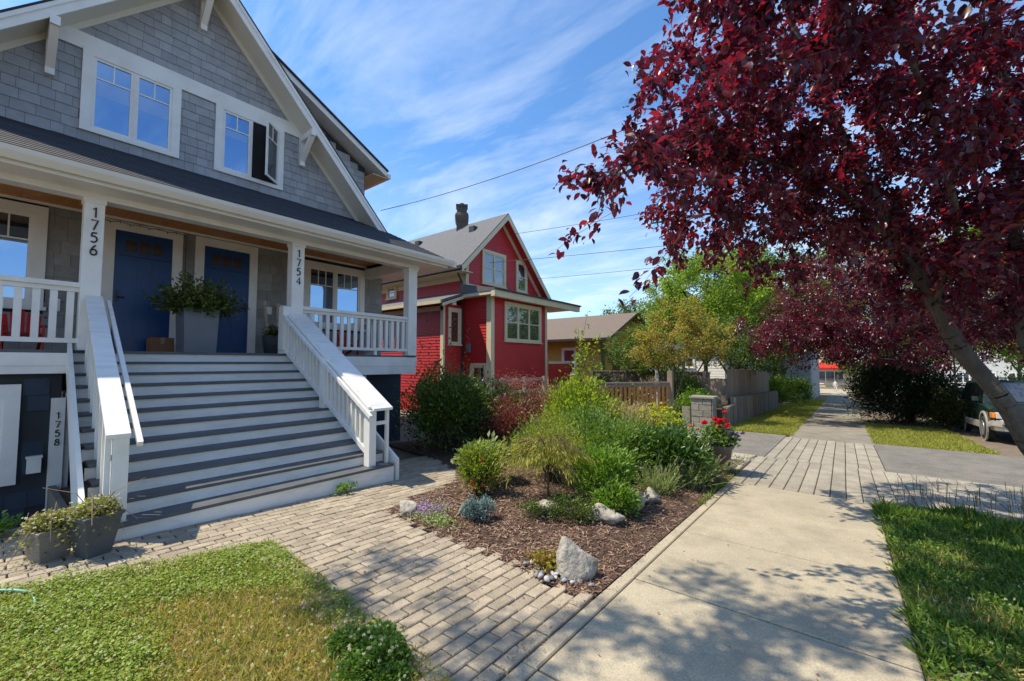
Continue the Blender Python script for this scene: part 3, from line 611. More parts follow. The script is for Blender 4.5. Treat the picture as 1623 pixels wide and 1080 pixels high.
for k in (-2.0, 0.0, 2.0):                                  # knee brackets under the rakes
    y = AP + k; z = roofz(y)
    mb = MB(); ys = (y - .055, y + .055)
    zt = z - .02 if k else z - .16
    mb.box(FX, RX + .06, ys[0], ys[1], zt - .16, zt - .02)
    mb.box(FX, FX + .1, ys[0] + .001, ys[1] - .001, zt - .72, zt - .16)
    mb.prism([(FX + .1, ys[0] + .004, zt - .62), (FX + .1, ys[0] + .004, zt - .50), (RX - .1, ys[0] + .004, zt - .16), (RX + .02, ys[0] + .004, zt - .16)], (0, .102, 0))
    build(mb, 'bracket', M_white, house)
# side dormer with its own eave
DX = -11.0; TD = faceX(DX)
def dz(y): return 8.44 - .52 * (y - 5.0)
build(MB().prism([(DX, 3.5, 6.0), (DX, 6.9, 4.2), (DX, 6.9, dz(6.9) - .1), (DX, 3.5, dz(3.5) - .1)], (-5, 0, 0)), 'dormer_wall', M_wallback, house)
def dormer_test(lo, hi, z0, z1):
    if z1 > dz(hi) - .12: return False
    return True
shingle_wall(house, TD, (5.0, 8.4, .172), (4.4, 6.88), dormer_test, M_shingle, 0)
build(MB().prism([(DX + .45, 3.4, dz(3.4) - .06), (DX + .45, 7.35, dz(7.35) - .06), (DX + .45, 7.35, dz(7.35) + .1), (DX + .45, 3.4, dz(3.4) + .1)], (-5.9, 0, 0)), 'dormer_rake', M_white, house)
build(MB().prism([(DX + .5, 3.4, dz(3.4) + .102), (DX + .5, 7.38, dz(7.38) + .102), (DX + .5, 7.38, dz(7.38) + .15), (DX + .5, 3.4, dz(3.4) + .15)], (-6, 0, 0)), 'dormer_roofing', M_roof, house)
build(bx(DX - 5.4, DX + .5, 7.352, 7.46, dz(7.4) - .08, dz(7.4) + .05), 'dormer_gutter', M_gutter, house)
build(bx(DX - 5.4, DX + .44, 6.88, 7.35, dz(7.4) - .10, dz(7.4) - .075), 'dormer_soffit', mat('tan_soffit', (.5, .40, .27), .6), house)
# ---- porch
EX, EZ = -7.5, 4.10
build(MB().add([(EX, -2.4, EZ), (EX, 7.05, EZ), (FX, 6.42, 5.31), (FX, -1.9, 5.31), (FX, 7.25, EZ), (EX + .03, -2.4, EZ - .03), (EX + .03, 7.05, EZ - .03), (FX, 7.25, EZ - .03), (FX, -1.9, EZ - .03)],
               [(0, 1, 2, 3), (1, 4, 2), (5, 6, 1, 0), (6, 7, 4, 1)]), 'porch_roof', M_roof, house)
for i in range(17):                                         # shingle courses lying on the porch roof
    t0, t1 = i / 17, (i + 1.25) / 17; t1 = min(t1, 1)
    P = lambda t, dzz: [(EX + (FX - EX) * t, -2.4 + .5 * t, EZ + 1.21 * t + dzz), (EX + (FX - EX) * t, 7.05 - .63 * t, EZ + 1.21 * t + dzz)]
    a, b, c_, d_ = *P(t0, .004), *P(t0, .016); e, f = P(t1, .005)
    build(MB().add([a, b, c_, d_, e, f], [(0, 1, 3, 2), (2, 3, 5, 4)]), 'roofing_course', M_roof, house)
build(bx(EX - .02, EX + .01, -2.4, 7.0, EZ - .20, EZ - .035), 'porch_fascia', M_white, house)
gut = MB()
prof = [(.0, -.02), (.012, -.13), (.07, -.14), (.115, -.06), (.12, .0), (.105, .0), (.10, -.05), (.06, -.12), (.02, -.115), (.012, -.02)]
gut.prism([(EX + .012 + a, -2.4, EZ - .02 + b) for a, b in prof], (0, 9.5, 0)); build(gut, 'gutter', M_gutter, house)
build(bx(FX, EX + .1, 7.06, 7.2, EZ - .17, EZ - .02), 'gutter', M_gutter, house)
build(MB().add([(EX - .02, -2.4, EZ - .2), (EX - .02, 7.06, EZ - .2), (-8.12, 7.06, EZ - .2), (-8.12, -2.4, EZ - .2)], [(0, 1, 2, 3)]), 'eave_soffit', M_white, house)
build(MB().add([(-8.12, 6.5, EZ - .2), (-8.12, 7.06, EZ - .2), (FX - 2, 7.06, EZ - .2), (FX - 2, 6.5, EZ - .2)], [(0, 1, 2, 3)]), 'eave_soffit', M_white, house)
build(bx(-8.12, -7.90, -1.8, 6.46, 3.82, 4.06), 'porch_beam', M_white, house)
build(bx(FX, -8.121, 6.26, 6.46, 3.82, 4.06), 'porch_beam', M_white, house)
ceil = build(bx(FX, -8.121, -1.8, 6.26, 4.14, 4.17), 'porch_ceiling', M_wood, house)
for i in range(14): build(bx(FX + .02, -8.125, -1.75 + i * .58 - .27, -1.75 + i * .58 + .27, 4.132, 4.139), 'ceiling_board', M_wood, ceil)
build(bx(FX + .052, FX + .075, -1.8, 6.26, 4.09, 4.131), 'ceiling_trim', M_white, house)
build(bx(FX, -8.02, -1.78, 6.45, 1.60, 1.725), 'porch_frame', M_white, house)
deck = build(bx(FX, -8.0, -1.8, 6.47, 1.728, 1.745), 'porch_deck', M_tread, house)
for i in range(13): build(bx(FX + .03 + i * .1445, FX + .03 + i * .1445 + .138, -1.8, 6.47, 1.746, 1.762), 'deck_board', M_tread, deck)
build(bx(-8.02, -7.975, -1.8, .74, 1.56, 1.725).box(-8.02, -7.985, -1.8, .72, 1.46, 1.558), 'porch_skirt', M_white, house)
build(bx(-8.02, -7.975, 3.76, 6.47, 1.52, 1.725).box(-8.02, -7.985, 3.78, 6.45, 1.34, 1.518), 'porch_skirt', M_white, house)
TP = faceX(-7.895)
for y0, y1, num in ((.80, 1.0, '1756'), (3.51, 3.73, '1754'), (6.16, 6.40, None)):
    cmesh = MB().box(-8.105, -7.905, y0, y1, 1.763, 3.82)
    c_ = build(cmesh, 'column', M_white, house, bevel=.006)
    build(bx(-8.12, -7.89, y0 - .012, y1 + .012, 3.76, 3.818), 'capital', M_white, c_)
    if num: digits(num, faceX(-7.905), (y0 + y1) / 2 + .005, 3.70, .135, .172, c_)
build(bx(-8.14, -7.87, 3.40, 3.75, 1.763, 1.83), 'plinth', M_white, house)
build(bx(-8.1, -7.91, 3.38, 3.508, 1.831, 2.62), 'newel_post', M_white, house)
def railing(y0, y1):
    r = build(bx(-8.07, -7.94, y0, y1, 2.60, 2.66).box(-8.035, -7.975, y0, y1, 2.54, 2.599), 'porch_railing', M_white, house)
    build(bx(-8.035, -7.975, y0, y1, 1.86, 1.92), 'bottom_rail', M_white, r)
    n = int((y1 - y0) / .148); st = (y1 - y0) / n
    for i in range(n): a = y0 + (i + .5) * st; build(bx(-8.022, -7.988, a - .034, a + .034, 1.921, 2.539), 'baluster', M_white, r)
    for i in range(1, 3): a = y0 + (y1 - y0) * i / 3; build(bx(-8.03, -7.98, a - .03, a + .03, 1.763, 1.859), 'rail_foot', M_white, r)
railing(-1.75, .80); railing(3.73, 6.16)
build(bx(-8.035, -7.975, 6.40, 6.42, 1.9, 2.6), 'rail_bracket', M_white, house)
rr = build(bx(FX + .02, -8.1, 6.24, 6.36, 2.60, 2.66), 'porch_railing', M_white, house)   # rail at the porch end
build(bx(FX + .02, -8.1, 6.27, 6.33, 1.86, 1.92), 'bottom_rail', M_white, rr)
for i in range(11): a = FX + .12 + i * .155; build(bx(a - .034, a + .034, 6.283, 6.317, 1.921, 2.60), 'baluster', M_white, rr)
# ---- stairs
st = build(bx(-7.99, -5.6, .72, .76, -.15, -.1), 'staircase', M_stairw, house)
rise, run, SX = 1.7605 / 12, .2575, -5.17
for i in range(1, 13):
    xf = SX - (i - 1) * run; y0, y1 = .70, 3.79
    if i == 1: y0, y1 = .70, 3.80
    z0 = g(np.array([y0, y1])) - .03 if i == 1 else np.array([rise * (i - 1)] * 2) - .012
    build(MB().add([(xf - .02, y0, z0[0]), (xf, y0, z0[0]), (xf, y1, z0[1]), (xf - .02, y1, z0[1]), (xf - .02, y0, rise * i - .036), (xf, y0, rise * i - .036), (xf, y1, rise * i - .036), (xf - .02, y1, rise * i - .036)],
                   [(0, 3, 2, 1), (4, 5, 6, 7), (0, 1, 5, 4), (1, 2, 6, 5), (2, 3, 7, 6), (3, 0, 4, 7)]), 'riser', M_stairw, st)
    if i < 12:
        j = rng.normal(0, .002); build(bx(xf - run - .003, xf + .028, y0 + .02, y1 - .02, rise * i - .034 + j, rise * i + j), 'tread', M_tread, st, bevel=.004)
    else: build(bx(-8.0, xf + .03, .80, 3.76, rise * i - .034, rise * i + .002), 'tread', M_tread, st)
def sz(x): return rise / run * (SX - x)                     # height of the stair pitch line at x
for yo, s in ((.64, -1), (3.83, 1)):                       # closed stringers outside
    WARP[0] = (lambda V: V + np.column_stack([V[:, 0] * 0, .042 * (SX - V[:, 0]), V[:, 0] * 0])) if s < 0 else None
    a, b = (SX - .02, sz(SX) + .10), (-8.0, sz(-8.0) + .02)
    build(MB().prism([(SX + .03, yo, g(yo) - .02), (SX + .03, yo, .20), (-7.99, yo, 1.86), (-7.99, yo, 1.50), (-5.9, yo, g(yo) - .02)], (0, .04 * s, 0)), 'stringer', M_white, st)
WARP[0] = None
def stair_rail(yc0, yc1, yin, yb, yout):
    cap0, cap1 = (SX - .02, .95), (-7.93, .95 + rise / run * (SX - .02 + 7.93))
    ym = (yc0 + yc1) / 2; w = yc1 - yc0
    r = build(MB().prism([(cap0[0], yc0, cap0[1] - .035), (cap0[0], yc0, cap0[1]), (cap1[0], yc0, cap1[1]), (cap1[0], yc0, cap1[1] - .035)], (0, w, 0)), 'stair_railing', M_stairw, house)
    d = rise / run
    build(MB().beam((cap0[0] + .05, yin, cap0[1] - .075 - d * .05), (cap1[0] + .03, yin, cap1[1] - .075 - d * .0), .042, .05), 'handrail', M_stairw, r)
    build(MB().prism([(cap0[0] - .1, yb - .03, cap0[1] - .10 + d * .1), (cap0[0] - .1, yb - .03, cap0[1] - .035 + d * .1), (cap1[0], yb - .03, cap1[1] - .036), (cap1[0], yb - .03, cap1[1] - .10)], (0, .06, 0)), 'top_rail', M_white, r)
    build(MB().prism([(cap0[0] - .1, yb - .03, cap0[1] - .80 + d * .1 + .06), (cap0[0] - .1, yb - .03, cap0[1] - .74 + d * .1 + .08), (cap1[0], yb - .03, cap1[1] - .66), (cap1[0], yb - .03, cap1[1] - .74)], (0, .06, 0)), 'bottom_rail', M_white, r)
    x = cap0[0] - .2
    while x > -7.9:
        zt = cap0[1] + d * (cap0[0] - x); build(bx(x - .022, x + .022, yb - .02, yb + .02, zt - .72, zt - .06), 'baluster', M_white, r); x -= .118
    build(bx(cap0[0] - .15, cap0[0] - .02, yb - .055, yb + .055, rise - .001, cap0[1] - .026), 'newel_post', M_white, r, bevel=.006)
    xm = -6.55; build(bx(xm - .065, xm + .065, yb - .06, yb + .06, sz(xm) - .02, .95 + d * (cap0[0] - xm) - .05), 'newel_post', M_white, r)
    # light outer frame carrying the far edge of the wide cap
    build(bx(cap0[0] - .12, cap0[0] - .07, yout - .02, yout + .02, g(yout), cap0[1]), 'outer_post', M_white, r)
    build(MB().beam((cap0[0] - .1, yout, cap0[1] - .22), (cap0[0] - .1, yb, cap0[1] - .22), .03, .05), 'cross_brace', M_white, r)
    for q in range(1, 9):
        x = cap0[0] - .1 - q * .3
        if x < -7.9: break
        zt = cap0[1] + d * (cap0[0] - x); build(bx(x - .02, x + .02, yout - .012, yout + .012, sz(x) - .05, zt - .02), 'outer_slat', M_white, r)
WARP[0] = lambda V: V + np.column_stack([V[:, 0] * 0, .042 * (SX - V[:, 0]), V[:, 0] * 0])
stair_rail(.735, .905, .965, .845, .76)
WARP[0] = None
stair_rail(3.47, 3.78, 3.385, 3.47, 3.75)
# ---- basement front with its number, below the porch
TB = faceX(-8.1)
build(bx(-8.4, -8.1, -1.8, .70, -1.1, 1.46), 'basement_wall', M_wallback, house)
shingle_wall(house, TB, (-1.0, 1.4, .2), (-1.7, .70), lambda lo, hi, a, b: (hi < -.05 or lo > .36 or b < .05 or a > 1.36) and hi < .61, M_base, 0)
window(house, TB, -.5, .35, .10, 1.33, cw=.13, n=1, top=0, glass=mat('white_blind', (.55, .56, .56), .7), sill=False)
dc = build(tbox(MB(), TB, .61, .74, -.9, 1.14, 0, .05), 'door_casing', M_white, house)
digits('1758', faceX(-8.05), .677, .955, .082, .115, dc)
build(bx(-8.75, -8.11, .742, .80, -1.0, 1.2), 'basement_door', M_white, house)
build(tbox(tbox(MB(), TB, .43, .55, .215, .40, 0, .09), TB, .42, .56, .40, .425, 0, .105), 'letter_box', M_white, house)
build(bx(-9.0, -8.35, 3.85, 6.3, -.4, 1.34), 'porch_base', M_base, house)
build(bx(-8.1, -8.06, 5.15, 5.18, -.2, 1.34), 'downpipe', M_white, house)
build(tbox(tbox(MB(), T0, .66, .78, 2.42, 2.62, .02, .07), T0, .70, .74, 2.5, 2.56, .07, .075), 'intercom', M_white, house)
build(tbox(MB(), T0, .02 + .6, .05 + .6, 2.3, 2.32, .02, .03), 'bell_push', M_black, house)

# ------------------------------------------------------------------ things on the porch
PZ = 1.764
def planter_tall():
    t = thing('porch_planter', (-8.75, 2.32, PZ), 'tall square grey planter with a leafy evergreen bush between the blue doors', 'planter')
    x, y = -8.75, 2.32; a, b = .225, .25
    mb = MB().loft([[(x - a, y - a, PZ), (x + a, y - a, PZ), (x + a, y + a, PZ), (x - a, y + a, PZ)], [(x - b, y - b, PZ + .74), (x + b, y - b, PZ + .74), (x + b, y + b, PZ + .74), (x - b, y + b, PZ + .74)],
                    [(x - b + .03, y - b + .03, PZ + .74), (x + b - .03, y - b + .03, PZ + .74), (x + b - .03, y + b - .03, PZ + .74), (x - b + .03, y + b - .03, PZ + .74)],
                    [(x - b + .04, y - b + .04, PZ + .68), (x + b - .04, y - b + .04, PZ + .68), (x + b - .04, y + b - .04, PZ + .68), (x - b + .04, y + b - .04, PZ + .68)]])
    build(mb, 'pot', M_planter, t)
    stems = []; P, D = [], []
    for i in range(120):
        d = rdir(1, -.15, 1)[0]; L = rng.uniform(.30, .60); s = np.array([x, y, PZ + .68]); e = s + np.array([d[0] * .50, d[1] * .62, .12 + max(d[2], -.1) * .52]) * L / .6 * 1.12
        stems.append((s, e)); k = 30; tt = rng.uniform(.35, 1.05, k)[:, None]; P.append(s + (e - s) * tt + rng.normal(0, .05, (k, 3))); D.append((e - s) * .8 + rdir(k) * .4)
    build(sticks(np.array([a for a, _ in stems]), np.array([b for _, b in stems]), .006, .003), 'stem', M_twig, t)
    P = np.vstack(P); D = np.vstack(D); build(leaves(P, D, rng.uniform(.05, .085, len(P))), 'foliage', leafmat('planter_bush_leaf', [(.035, .07, .014), (.07, .11, .02), (.13, .17, .035), (.20, .22, .07)], .25, .35), t)
planter_tall()
t = thing('cardboard_box', (-9.55, 1.95, PZ), 'brown cardboard parcel box left at the blue door', 'box')
build(bx(-9.62, -9.3, 1.82, 2.14, PZ, PZ + .27), 'carton', M_card, t, bevel=.004); build(bx(-9.6, -9.3, 1.955, 2.005, PZ + .271, PZ + .273).box(-9.299, -9.297, 1.955, 2.005, PZ + .16, PZ + .27), 'tape', mat('packing_tape', (.36, .22, .11), .3), t)
def adirondack(x, y, rot, label, m):
    t = thing('garden_chair', (x, y, PZ), label, 'chair'); t.rotation_euler = (0, 0, rot); L = lambda mb, n, mt: build(mb, n, mt, t)
    W = np.array([x, y, PZ])
    k_ = .62
    def B(*a): q = MB().box(*[k_ * v for v in a]); q.v = [v + W for v in q.v]; return q
    for i in range(5): L(MB().beam(W + k_ * np.array((-.02, -.22 + .11 * i, .30)), W + k_ * np.array((-.30, -.26 + .13 * i, .92 - .05 * abs(i - 2))), .09 * k_, .018, (1, 0, 0)), 'back_slat', m)
    for i in range(5): L(B(-.02 + .1 * i, .07 + .1 * i, -.26, .26, .30 + .022 * i, .318 + .022 * i), 'seat_slat', m)
    for s in (-1, 1):
        L(B(-.30, .52, s * .33 - .06, s * .33 + .06, .55, .572), 'armrest', m); L(B(.40, .49, s * .30 - .02, s * .30 + .02, 0, .55), 'leg', m)
        L(MB().beam(W + k_ * np.array((.44, s * .27, .34)), W + k_ * np.array((-.36, s * .27, .04)), .03, .06), 'leg', m)
adirondack(-8.95, .36, 0, 'red slatted garden chair behind the railing beside the 1756 column', M_redpl)
adirondack(-9.0, -.45, .2, 'red slatted garden chair farther along the porch from the 1756 column', M_redpl)
adirondack(-9.1, 5.25, 0, 'red slatted garden chair under the wide window beside the 1754 column', M_redpl)
t = thing('log_planter', (-9.45, 3.84, PZ), 'round dark planter with two upright birch logs and ferns beside the blue door', 'planter')
build(MB().lathe([(.15, 0), (.20, .38), (.205, .40), (.18, .40), (.17, .33)], (-9.45, 3.84, PZ), 20), 'pot', M_potd, t, smooth=True)
build(MB().tube([(-9.5, 3.79, PZ + .3), (-9.5, 3.72, PZ + .7), (-9.52, 3.68, PZ + 1.12)], [.035, .032, .03], 10), 'birch_log', M_birch, t)
build(MB().tube([(-9.4, 3.90, PZ + .3), (-9.42, 3.92, PZ + .7), (-9.43, 3.92, PZ + 1.10)], [.04, .038, .035], 10), 'birch_log', M_birch, t)
n = 420; P = np.array([-9.42, 3.86, PZ + .42]) + rdir(n, -.3, 1) * rng.uniform(.02, .24, (n, 1)) * (1, 1.1, .9); build(leaves(P, rdir(n, -.4, 1), rng.uniform(.04, .09, n)), 'foliage', leafmat('fern_leaf', [(.03, .06, .01), (.09, .14, .02), (.16, .20, .04)], .3), t)
t = thing('wall_mailbox', (FX + .02, 4.25, 2.85), 'white metal mailbox on the wall by the birch logs', 'mailbox'); build(tbox(MB(), T0, 4.06, 4.22, 2.58, 2.86, .02, .10), 'body', M_white, t, bevel=.01); build(tbox(MB(), T0, 4.05, 4.23, 2.85, 2.88, .02, .125), 'lid', M_white, t)
build(tbox(MB(), T0, 3.86, 3.96, 2.66, 2.82, .02, .045), 'door_chime', M_white, house)
# string of fairy lights over the first door
pts = [T0(1.18 + .13 * i, 4.06 - .03 * abs(math.sin(1.6 * i)) - .012 * i * 0, .075) for i in range(10)] + [T0(2.38, 4.02 - .13 * j, .07 + .012 * (j % 2)) for j in range(9)]
t = thing('fairy_lights', tuple(pts[0]), 'dark string of unlit fairy lights draped over the blue door casing beside column 1756', 'string lights'); build(MB().tube(pts, .005, 5), 'cable', M_black, t)
mb = MB()
for p in pts[::1]: mb.tube([(p[0], p[1], p[2]), (p[0] + .012, p[1], p[2] - .035)], [.008, .004], 5)
build(mb, 'bulb', M_black, t)

# ------------------------------------------------------------------ the red house
RF, RB, RY = -11.85, -10.5, 12.05                          # gable wall, bay front, side wall
red = thing('red_house', (RF, 15, g(15)), 'red clapboard house with cream trim, steep grey roof and brick chimney', 'house')
def clap(parent, T, a0, a1, b0, b1, m, st=.115, test=None):
    mb = MB(); b = b0
    while b < b1 - .01:
        t = min(b + st, b1); lim = test((b + t) / 2) if test else (a0, a1); lo, hi = max(a0, lim[0]), min(a1, lim[1])
        if hi - lo > .05: mb.add([T(lo, b, .022), T(hi, b, .022), T(hi, t, .006), T(lo, t, .006), T(lo, b, .0), T(hi, b, .0)], [(0, 1, 2, 3), (4, 5, 1, 0)])
        b += st
    build(mb, 'siding', m, parent, kind='stuff')
GA, GZ, GS = 14.25, 8.05, .985
def gz(y): return GZ - GS * abs(y - GA)
gy1 = 17.6
build(MB().prism([(RF, RY, -.9), (RF, gy1, -.9), (RF, gy1, gz(gy1)), (RF, GA, GZ), (RF, RY, gz(RY))], (-11, 0, 0)), 'wall', M_red, red)
clap(red, faceX(RF), RY, gy1, 4.4, 8.0, M_red, .115, lambda z: (GA - (GZ - z) / GS + .02, GA + (GZ - z) / GS - .02))
clap(red, faceY(RY), -22, RF, 2.2, 5.72, M_red)
build(MB().box(RF - 1.35, RB, RY + .02, 15.85, -.9, 4.3), 'bay_wall', M_red, red)
clap(red, faceX(RB), RY + .02, 15.85, .5, 4.2, M_red); clap(red, faceY(RY + .02), RF, RB, .4, 4.2, M_red)
TR, TRB, TRS = faceX(RF + .023), faceX(RB + .023), faceY(RY - .023)
build(bx(RB - .02, RB + .035, RY - .03, RY + .17, .2, 4.25).box(RB - .2, RB - .02, RY - .025, RY + .0, .2, 4.25), 'corner_board', M_cream, red)
build(tbox(MB(), TRB, 15.72, 15.87, .2, 4.25, 0, .03), 'corner_board', M_cream, red)
build(bx(RF - .02, RF + .035, RY - .03, RY + .14, 4.45, 5.75).box(RF - .16, RF - .02, RY - .025, RY, 4.45, 5.75), 'corner_board', M_cream, red)
window(red, TR, 12.98, 14.56, 4.93, 6.43, cw=.13, n=2, top=0, m=M_cream, glass=M_glassdark, mid=True)
window(red, TR, 15.32, 16.18, 4.90, 6.39, cw=.13, n=1, top=0, m=M_cream, glass=M_glassdark, mid=True)
window(red, TRB, 12.82, 15.38, 2.45, 4.04, cw=.13, n=3, top=0, m=M_cream, glass=M_glassdark, mid=True)
build(tbox(MB(), TR, RY, 13.5, 4.66, 4.80, 0, .04), 'water_table', M_cream, red)
# bay / porch roof
build(MB().prism([(RF + .02, RY - .32, 4.72), (RB + .45, RY - .32, 4.38), (RB + .45, RY - .32, 4.30), (RF + .02, RY - .32, 4.30)], (0, 6.5, 0)), 'bay_roof', M_rroof, red)
build(bx(RF + .03, RB + .42, RY - .30, 18.15, 4.17, 4.298).box(RB + .28, RB + .455, RY - .315, 18.16, 4.08, 4.325), 'bay_fascia', M_cream, red)
build(bx(RB + .45, RB + .53, RY - .33, 18.2, 4.33, 4.385), 'bay_gutter', mat('dark_gutter', (.03, .028, .027), .5), red)
pr = build(bx(RB + .1, RB + .18, 15.87, 17.7, 1.55, 1.65), 'porch_railing', M_cream, red); build(bx(RB + .1, RB + .16, 15.87, 17.7, .5, 1.54), 'porch_panel', M_red, pr)
# main roof
for s in (-1, 1):
    k = 2.85 if s < 0 else 3.8
    e = (GA + s * k, GZ - GS * k)
    build(MB().prism([(RF + .45, GA, GZ + .10), (RF + .45, e[0], e[1] + .10), (RF + .45, e[0], e[1] + .16), (RF + .45, GA, GZ + .16)], (-12, 0, 0)), 'roof', M_rroof, red)
    build(MB().prism([(RF + .42, GA, GZ - .14), (RF + .42, e[0], e[1] - .14), (RF + .42, e[0], e[1] + .11), (RF + .42, GA, GZ + .11)], (.035, 0, 0)), 'rake_board', M_cream, red)
    build(MB().prism([(RF, GA, GZ - .24), (RF, e[0] - s * .55, e[1] + .55 * GS - .24), (RF, e[0] - s * .55, e[1] + .55 * GS + .02), (RF, GA, GZ + .02)], (.045, 0, 0)), 'frieze_board', M_cream, red)
    build(MB().prism([(RF + .42, GA, GZ + .0), (RF + .42, e[0], e[1] + .0), (RF + .42, e[0], e[1] + .06), (RF + .42, GA, GZ + .06)], (-.42, 0, 0)), 'soffit', M_red, red)
ez = GZ - GS * 2.85
build(bx(RF - 11, RF + .45, GA - 2.97, GA - 2.85, ez - .03, ez + .09), 'gutter', MATS['dark_gutter'], red)
build(bx(RF - 11, RF + .40, GA - 2.84, RY, ez - .08, ez - .05).box(RF - 11, RF, RY - .03, RY, ez - .3, ez - .08), 'eave_trim', M_cream, red)
build(MB().tube([(RF - .05, RY - .45, ez), (RF - .1, RY - .12, ez - .4), (RF - .1, RY - .08, 3.2), (RF - .1, RY - .08, .3)], .04, 8), 'downpipe', MATS['dark_gutter'], red)
# side bump with shed roof, its door window
build(bx(-17, -12.0, 11.0, RY, -.9, 3.9), 'side_wing', M_red, red); clap(red, faceY(11.0), -17, -12.05, .4, 3.75, M_red); clap(red, faceX(-12.0), 11.02, RY, .4, 3.9, M_red)
build(bx(-12.14, -11.97, 10.97, 11.06, .3, 3.85), 'corner_board', M_cream, red)
build(MB().prism([(-11.72, 10.62, 3.86), (-11.72, RY, 4.36), (-11.72, RY, 4.46), (-11.72, 10.62, 3.96)], (-5.5, 0, 0)), 'wing_roof', M_rroof, red)
build(bx(-17.2, -11.70, 10.55, 10.62, 3.82, 3.95).box(-17, -12, 10.97, 11.0, 3.62, 3.80), 'wing_fascia', M_cream, red)
build(MB().prism([(-11.72, 10.66, 3.72), (-11.72, RY, 4.22), (-11.72, RY, 4.34), (-11.72, 10.66, 3.84)], (.03, 0, 0)), 'wing_rake', M_cream, red)
window(red, faceX(-11.977), 11.2, 11.9, 2.3, 3.75, cw=.12, n=1, top=0, m=M_cream, glass=glassmat('red_tinted_glass', (.06, .012, .012), .15))
window(red, TRS, -17.1, -16.3, 4.6, 5.28, cw=.14, n=1, top=0, m=M_cream, glass=M_glassdark, mid=True)
window(red, faceY(RY - .003), -11.55, -10.65, .6, 1.58, cw=.14, n=1, top=0, m=M_cream, glass=M_glassdark)
build(tbox(MB(), faceX(-11.97), 11.3, 11.5, 3.85, 3.98, .0, .16), 'flood_lamp', M_white, red); build(bx(-11.7, -11.55, RY - .1, RY - .0, 2.0, 2.35), 'meter_box', M_planter, red)
ch = build(MB().lathe([(.36, -.6), (.36, .18), (.42, .26), (.46, .40), (.46, .52), (.42, .62), (.34, .70), (.34, .98), (.40, 1.0), (.40, 1.08), (.2, 1.08)], (-14.3, GA, 8.12), 4, None).lathe([(.12, 1.08), (.11, 1.2)], (-14.3, GA, 8.12), 8), 'chimney', M_chim, red)
build(bx(-13.1, -12.8, GA - .75, GA - .45, GZ - .55, GZ - .30), 'roof_vent', MATS['dark_gutter'], red); build(bx(-16.9, -16.6, GA - .75, GA - .45, GZ - .55, GZ - .30), 'roof_vent', MATS['dark_gutter'], red)

# ------------------------------------------------------------------ yellow house, white house and far buildings
yel = thing('yellow_house', (-11.5, 24, g(24)), 'yellow clapboard house with brown roof behind the garden wall', 'house')
build(MB().prism([(-10.6, 22, -1), (-10.6, 29, -1), (-10.6, 29, 3.05), (-10.6, 25.5, 4.55), (-10.6, 22, 3.05)], (-8, 0, 0)), 'wall', M_yellow, yel); clap(yel, faceY(22), -18, -10.6, -.6, 3.0, M_yellow, .14); clap(yel, faceX(-10.6), 22, 29, -.6, 3.0, M_yellow, .14)
build(MB().prism([(-10.0, 21.3, 2.95), (-10.0, 25.5, 4.75), (-10.0, 29.7, 2.95), (-10.0, 29.5, 2.85), (-10.0, 25.5, 4.6), (-10.0, 21.5, 2.85)], (-9.5, 0, 0)), 'roof', mat('brown_roofing', (.15, .115, .09), .9, .25, 14, .4, 40), yel)
build(bx(-18.6, -10.0, 21.2, 21.3, 2.85, 2.98), 'gutter', MATS['dark_gutter'], yel)
window(yel, faceY(21.975), -13.4, -12.4, .9, 2.5, cw=.12, n=1, top=0, glass=M_glassdark, mid=True); build(tbox(MB(), faceY(22), -10.8, -10.6, -.6, 3, 0, .04), 'corner_board', mat('green_trim', (.10, .13, .05), .6), yel)
build(tbox(MB(), faceX(-10.6), 23, 24, -.4, 1.8, 0, .04), 'door', mat('brown_door', (.05, .03, .02), .6), yel)
wh = thing('white_house', (-12, 37, g(37)), 'white house half hidden by the trees behind the plank fence', 'house')
build(bx(-20, -6.6, 33, 42, -2, 3.4), 'wall', M_white, wh); clap(wh, faceY(33), -20, -6.6, -1, 3.3, M_white, .2); clap(wh, faceX(-6.6), 33, 42, -1, 3.3, M_white, .2)
build(MB().prism([(-6.2, 32.4, 3.3), (-6.2, 37.5, 5.2), (-6.2, 42.6, 3.3)], (-14, 0, 0)), 'roof', M_rroof, wh); window(wh, faceY(32.975), -10, -8.6, 1.2, 2.8, n=2, top=0, glass=M_glassdark, mid=True); window(wh, faceX(-6.575), 35, 36.4, .6, 2.4, n=2, top=0, glass=M_glassdark)
fb = thing('corrugated_shed', (-3.6, 52, g(52)), 'pale grey building with vertical ribbed cladding along the far sidewalk', 'building')
build(bx(-9, -2.2, 44, 60, -3, 2.6), 'wall', mat('pale_cladding', (.42, .44, .46), .6, .1), fb)
for i in range(32): build(bx(-2.2, -2.12, 44 + i * .5, 44.25 + i * .5, -3, 2.55), 'cladding_rib', MATS['pale_cladding'], fb)
for i in range(13): build(bx(-9 + i * .5, -8.75 + i * .5, 43.92, 44, -3, 2.55), 'cladding_rib', MATS['pale_cladding'], fb)
build(bx(-9.2, -2.0, 43.7, 60.2, 2.6, 2.9), 'roof', M_rroof, fb)
rb = thing('red_shopfront', (-4, 95, g(95)), 'small building with a red awning across the side street', 'building')
build(bx(-10, 1.4, 94, 104, -4, 5), 'wall', M_cream, rb); build(MB().prism([(-4, 94, 1.6), (-4, 92.6, .7), (-4, 92.6, .4), (-4, 94, .4)], (4.4, 0, 0)), 'awning', M_redpl, rb)
window(rb, faceY(94), -3.8, .2, -2.2, .2, n=3, top=0, glass=M_glassdark); build(bx(-10.3, 1.7, 93.7, 104.3, 5, 5.4), 'roof', M_rroof, rb)
bb = thing('pale_apartment', (14, 86, g(80)), 'pale low apartment block far down the street behind the parked cars', 'building')
build(bx(6.5, 30, 84, 100, -4, 6.5), 'wall', mat('pale_render', (.55, .56, .55), .8, .08), bb)
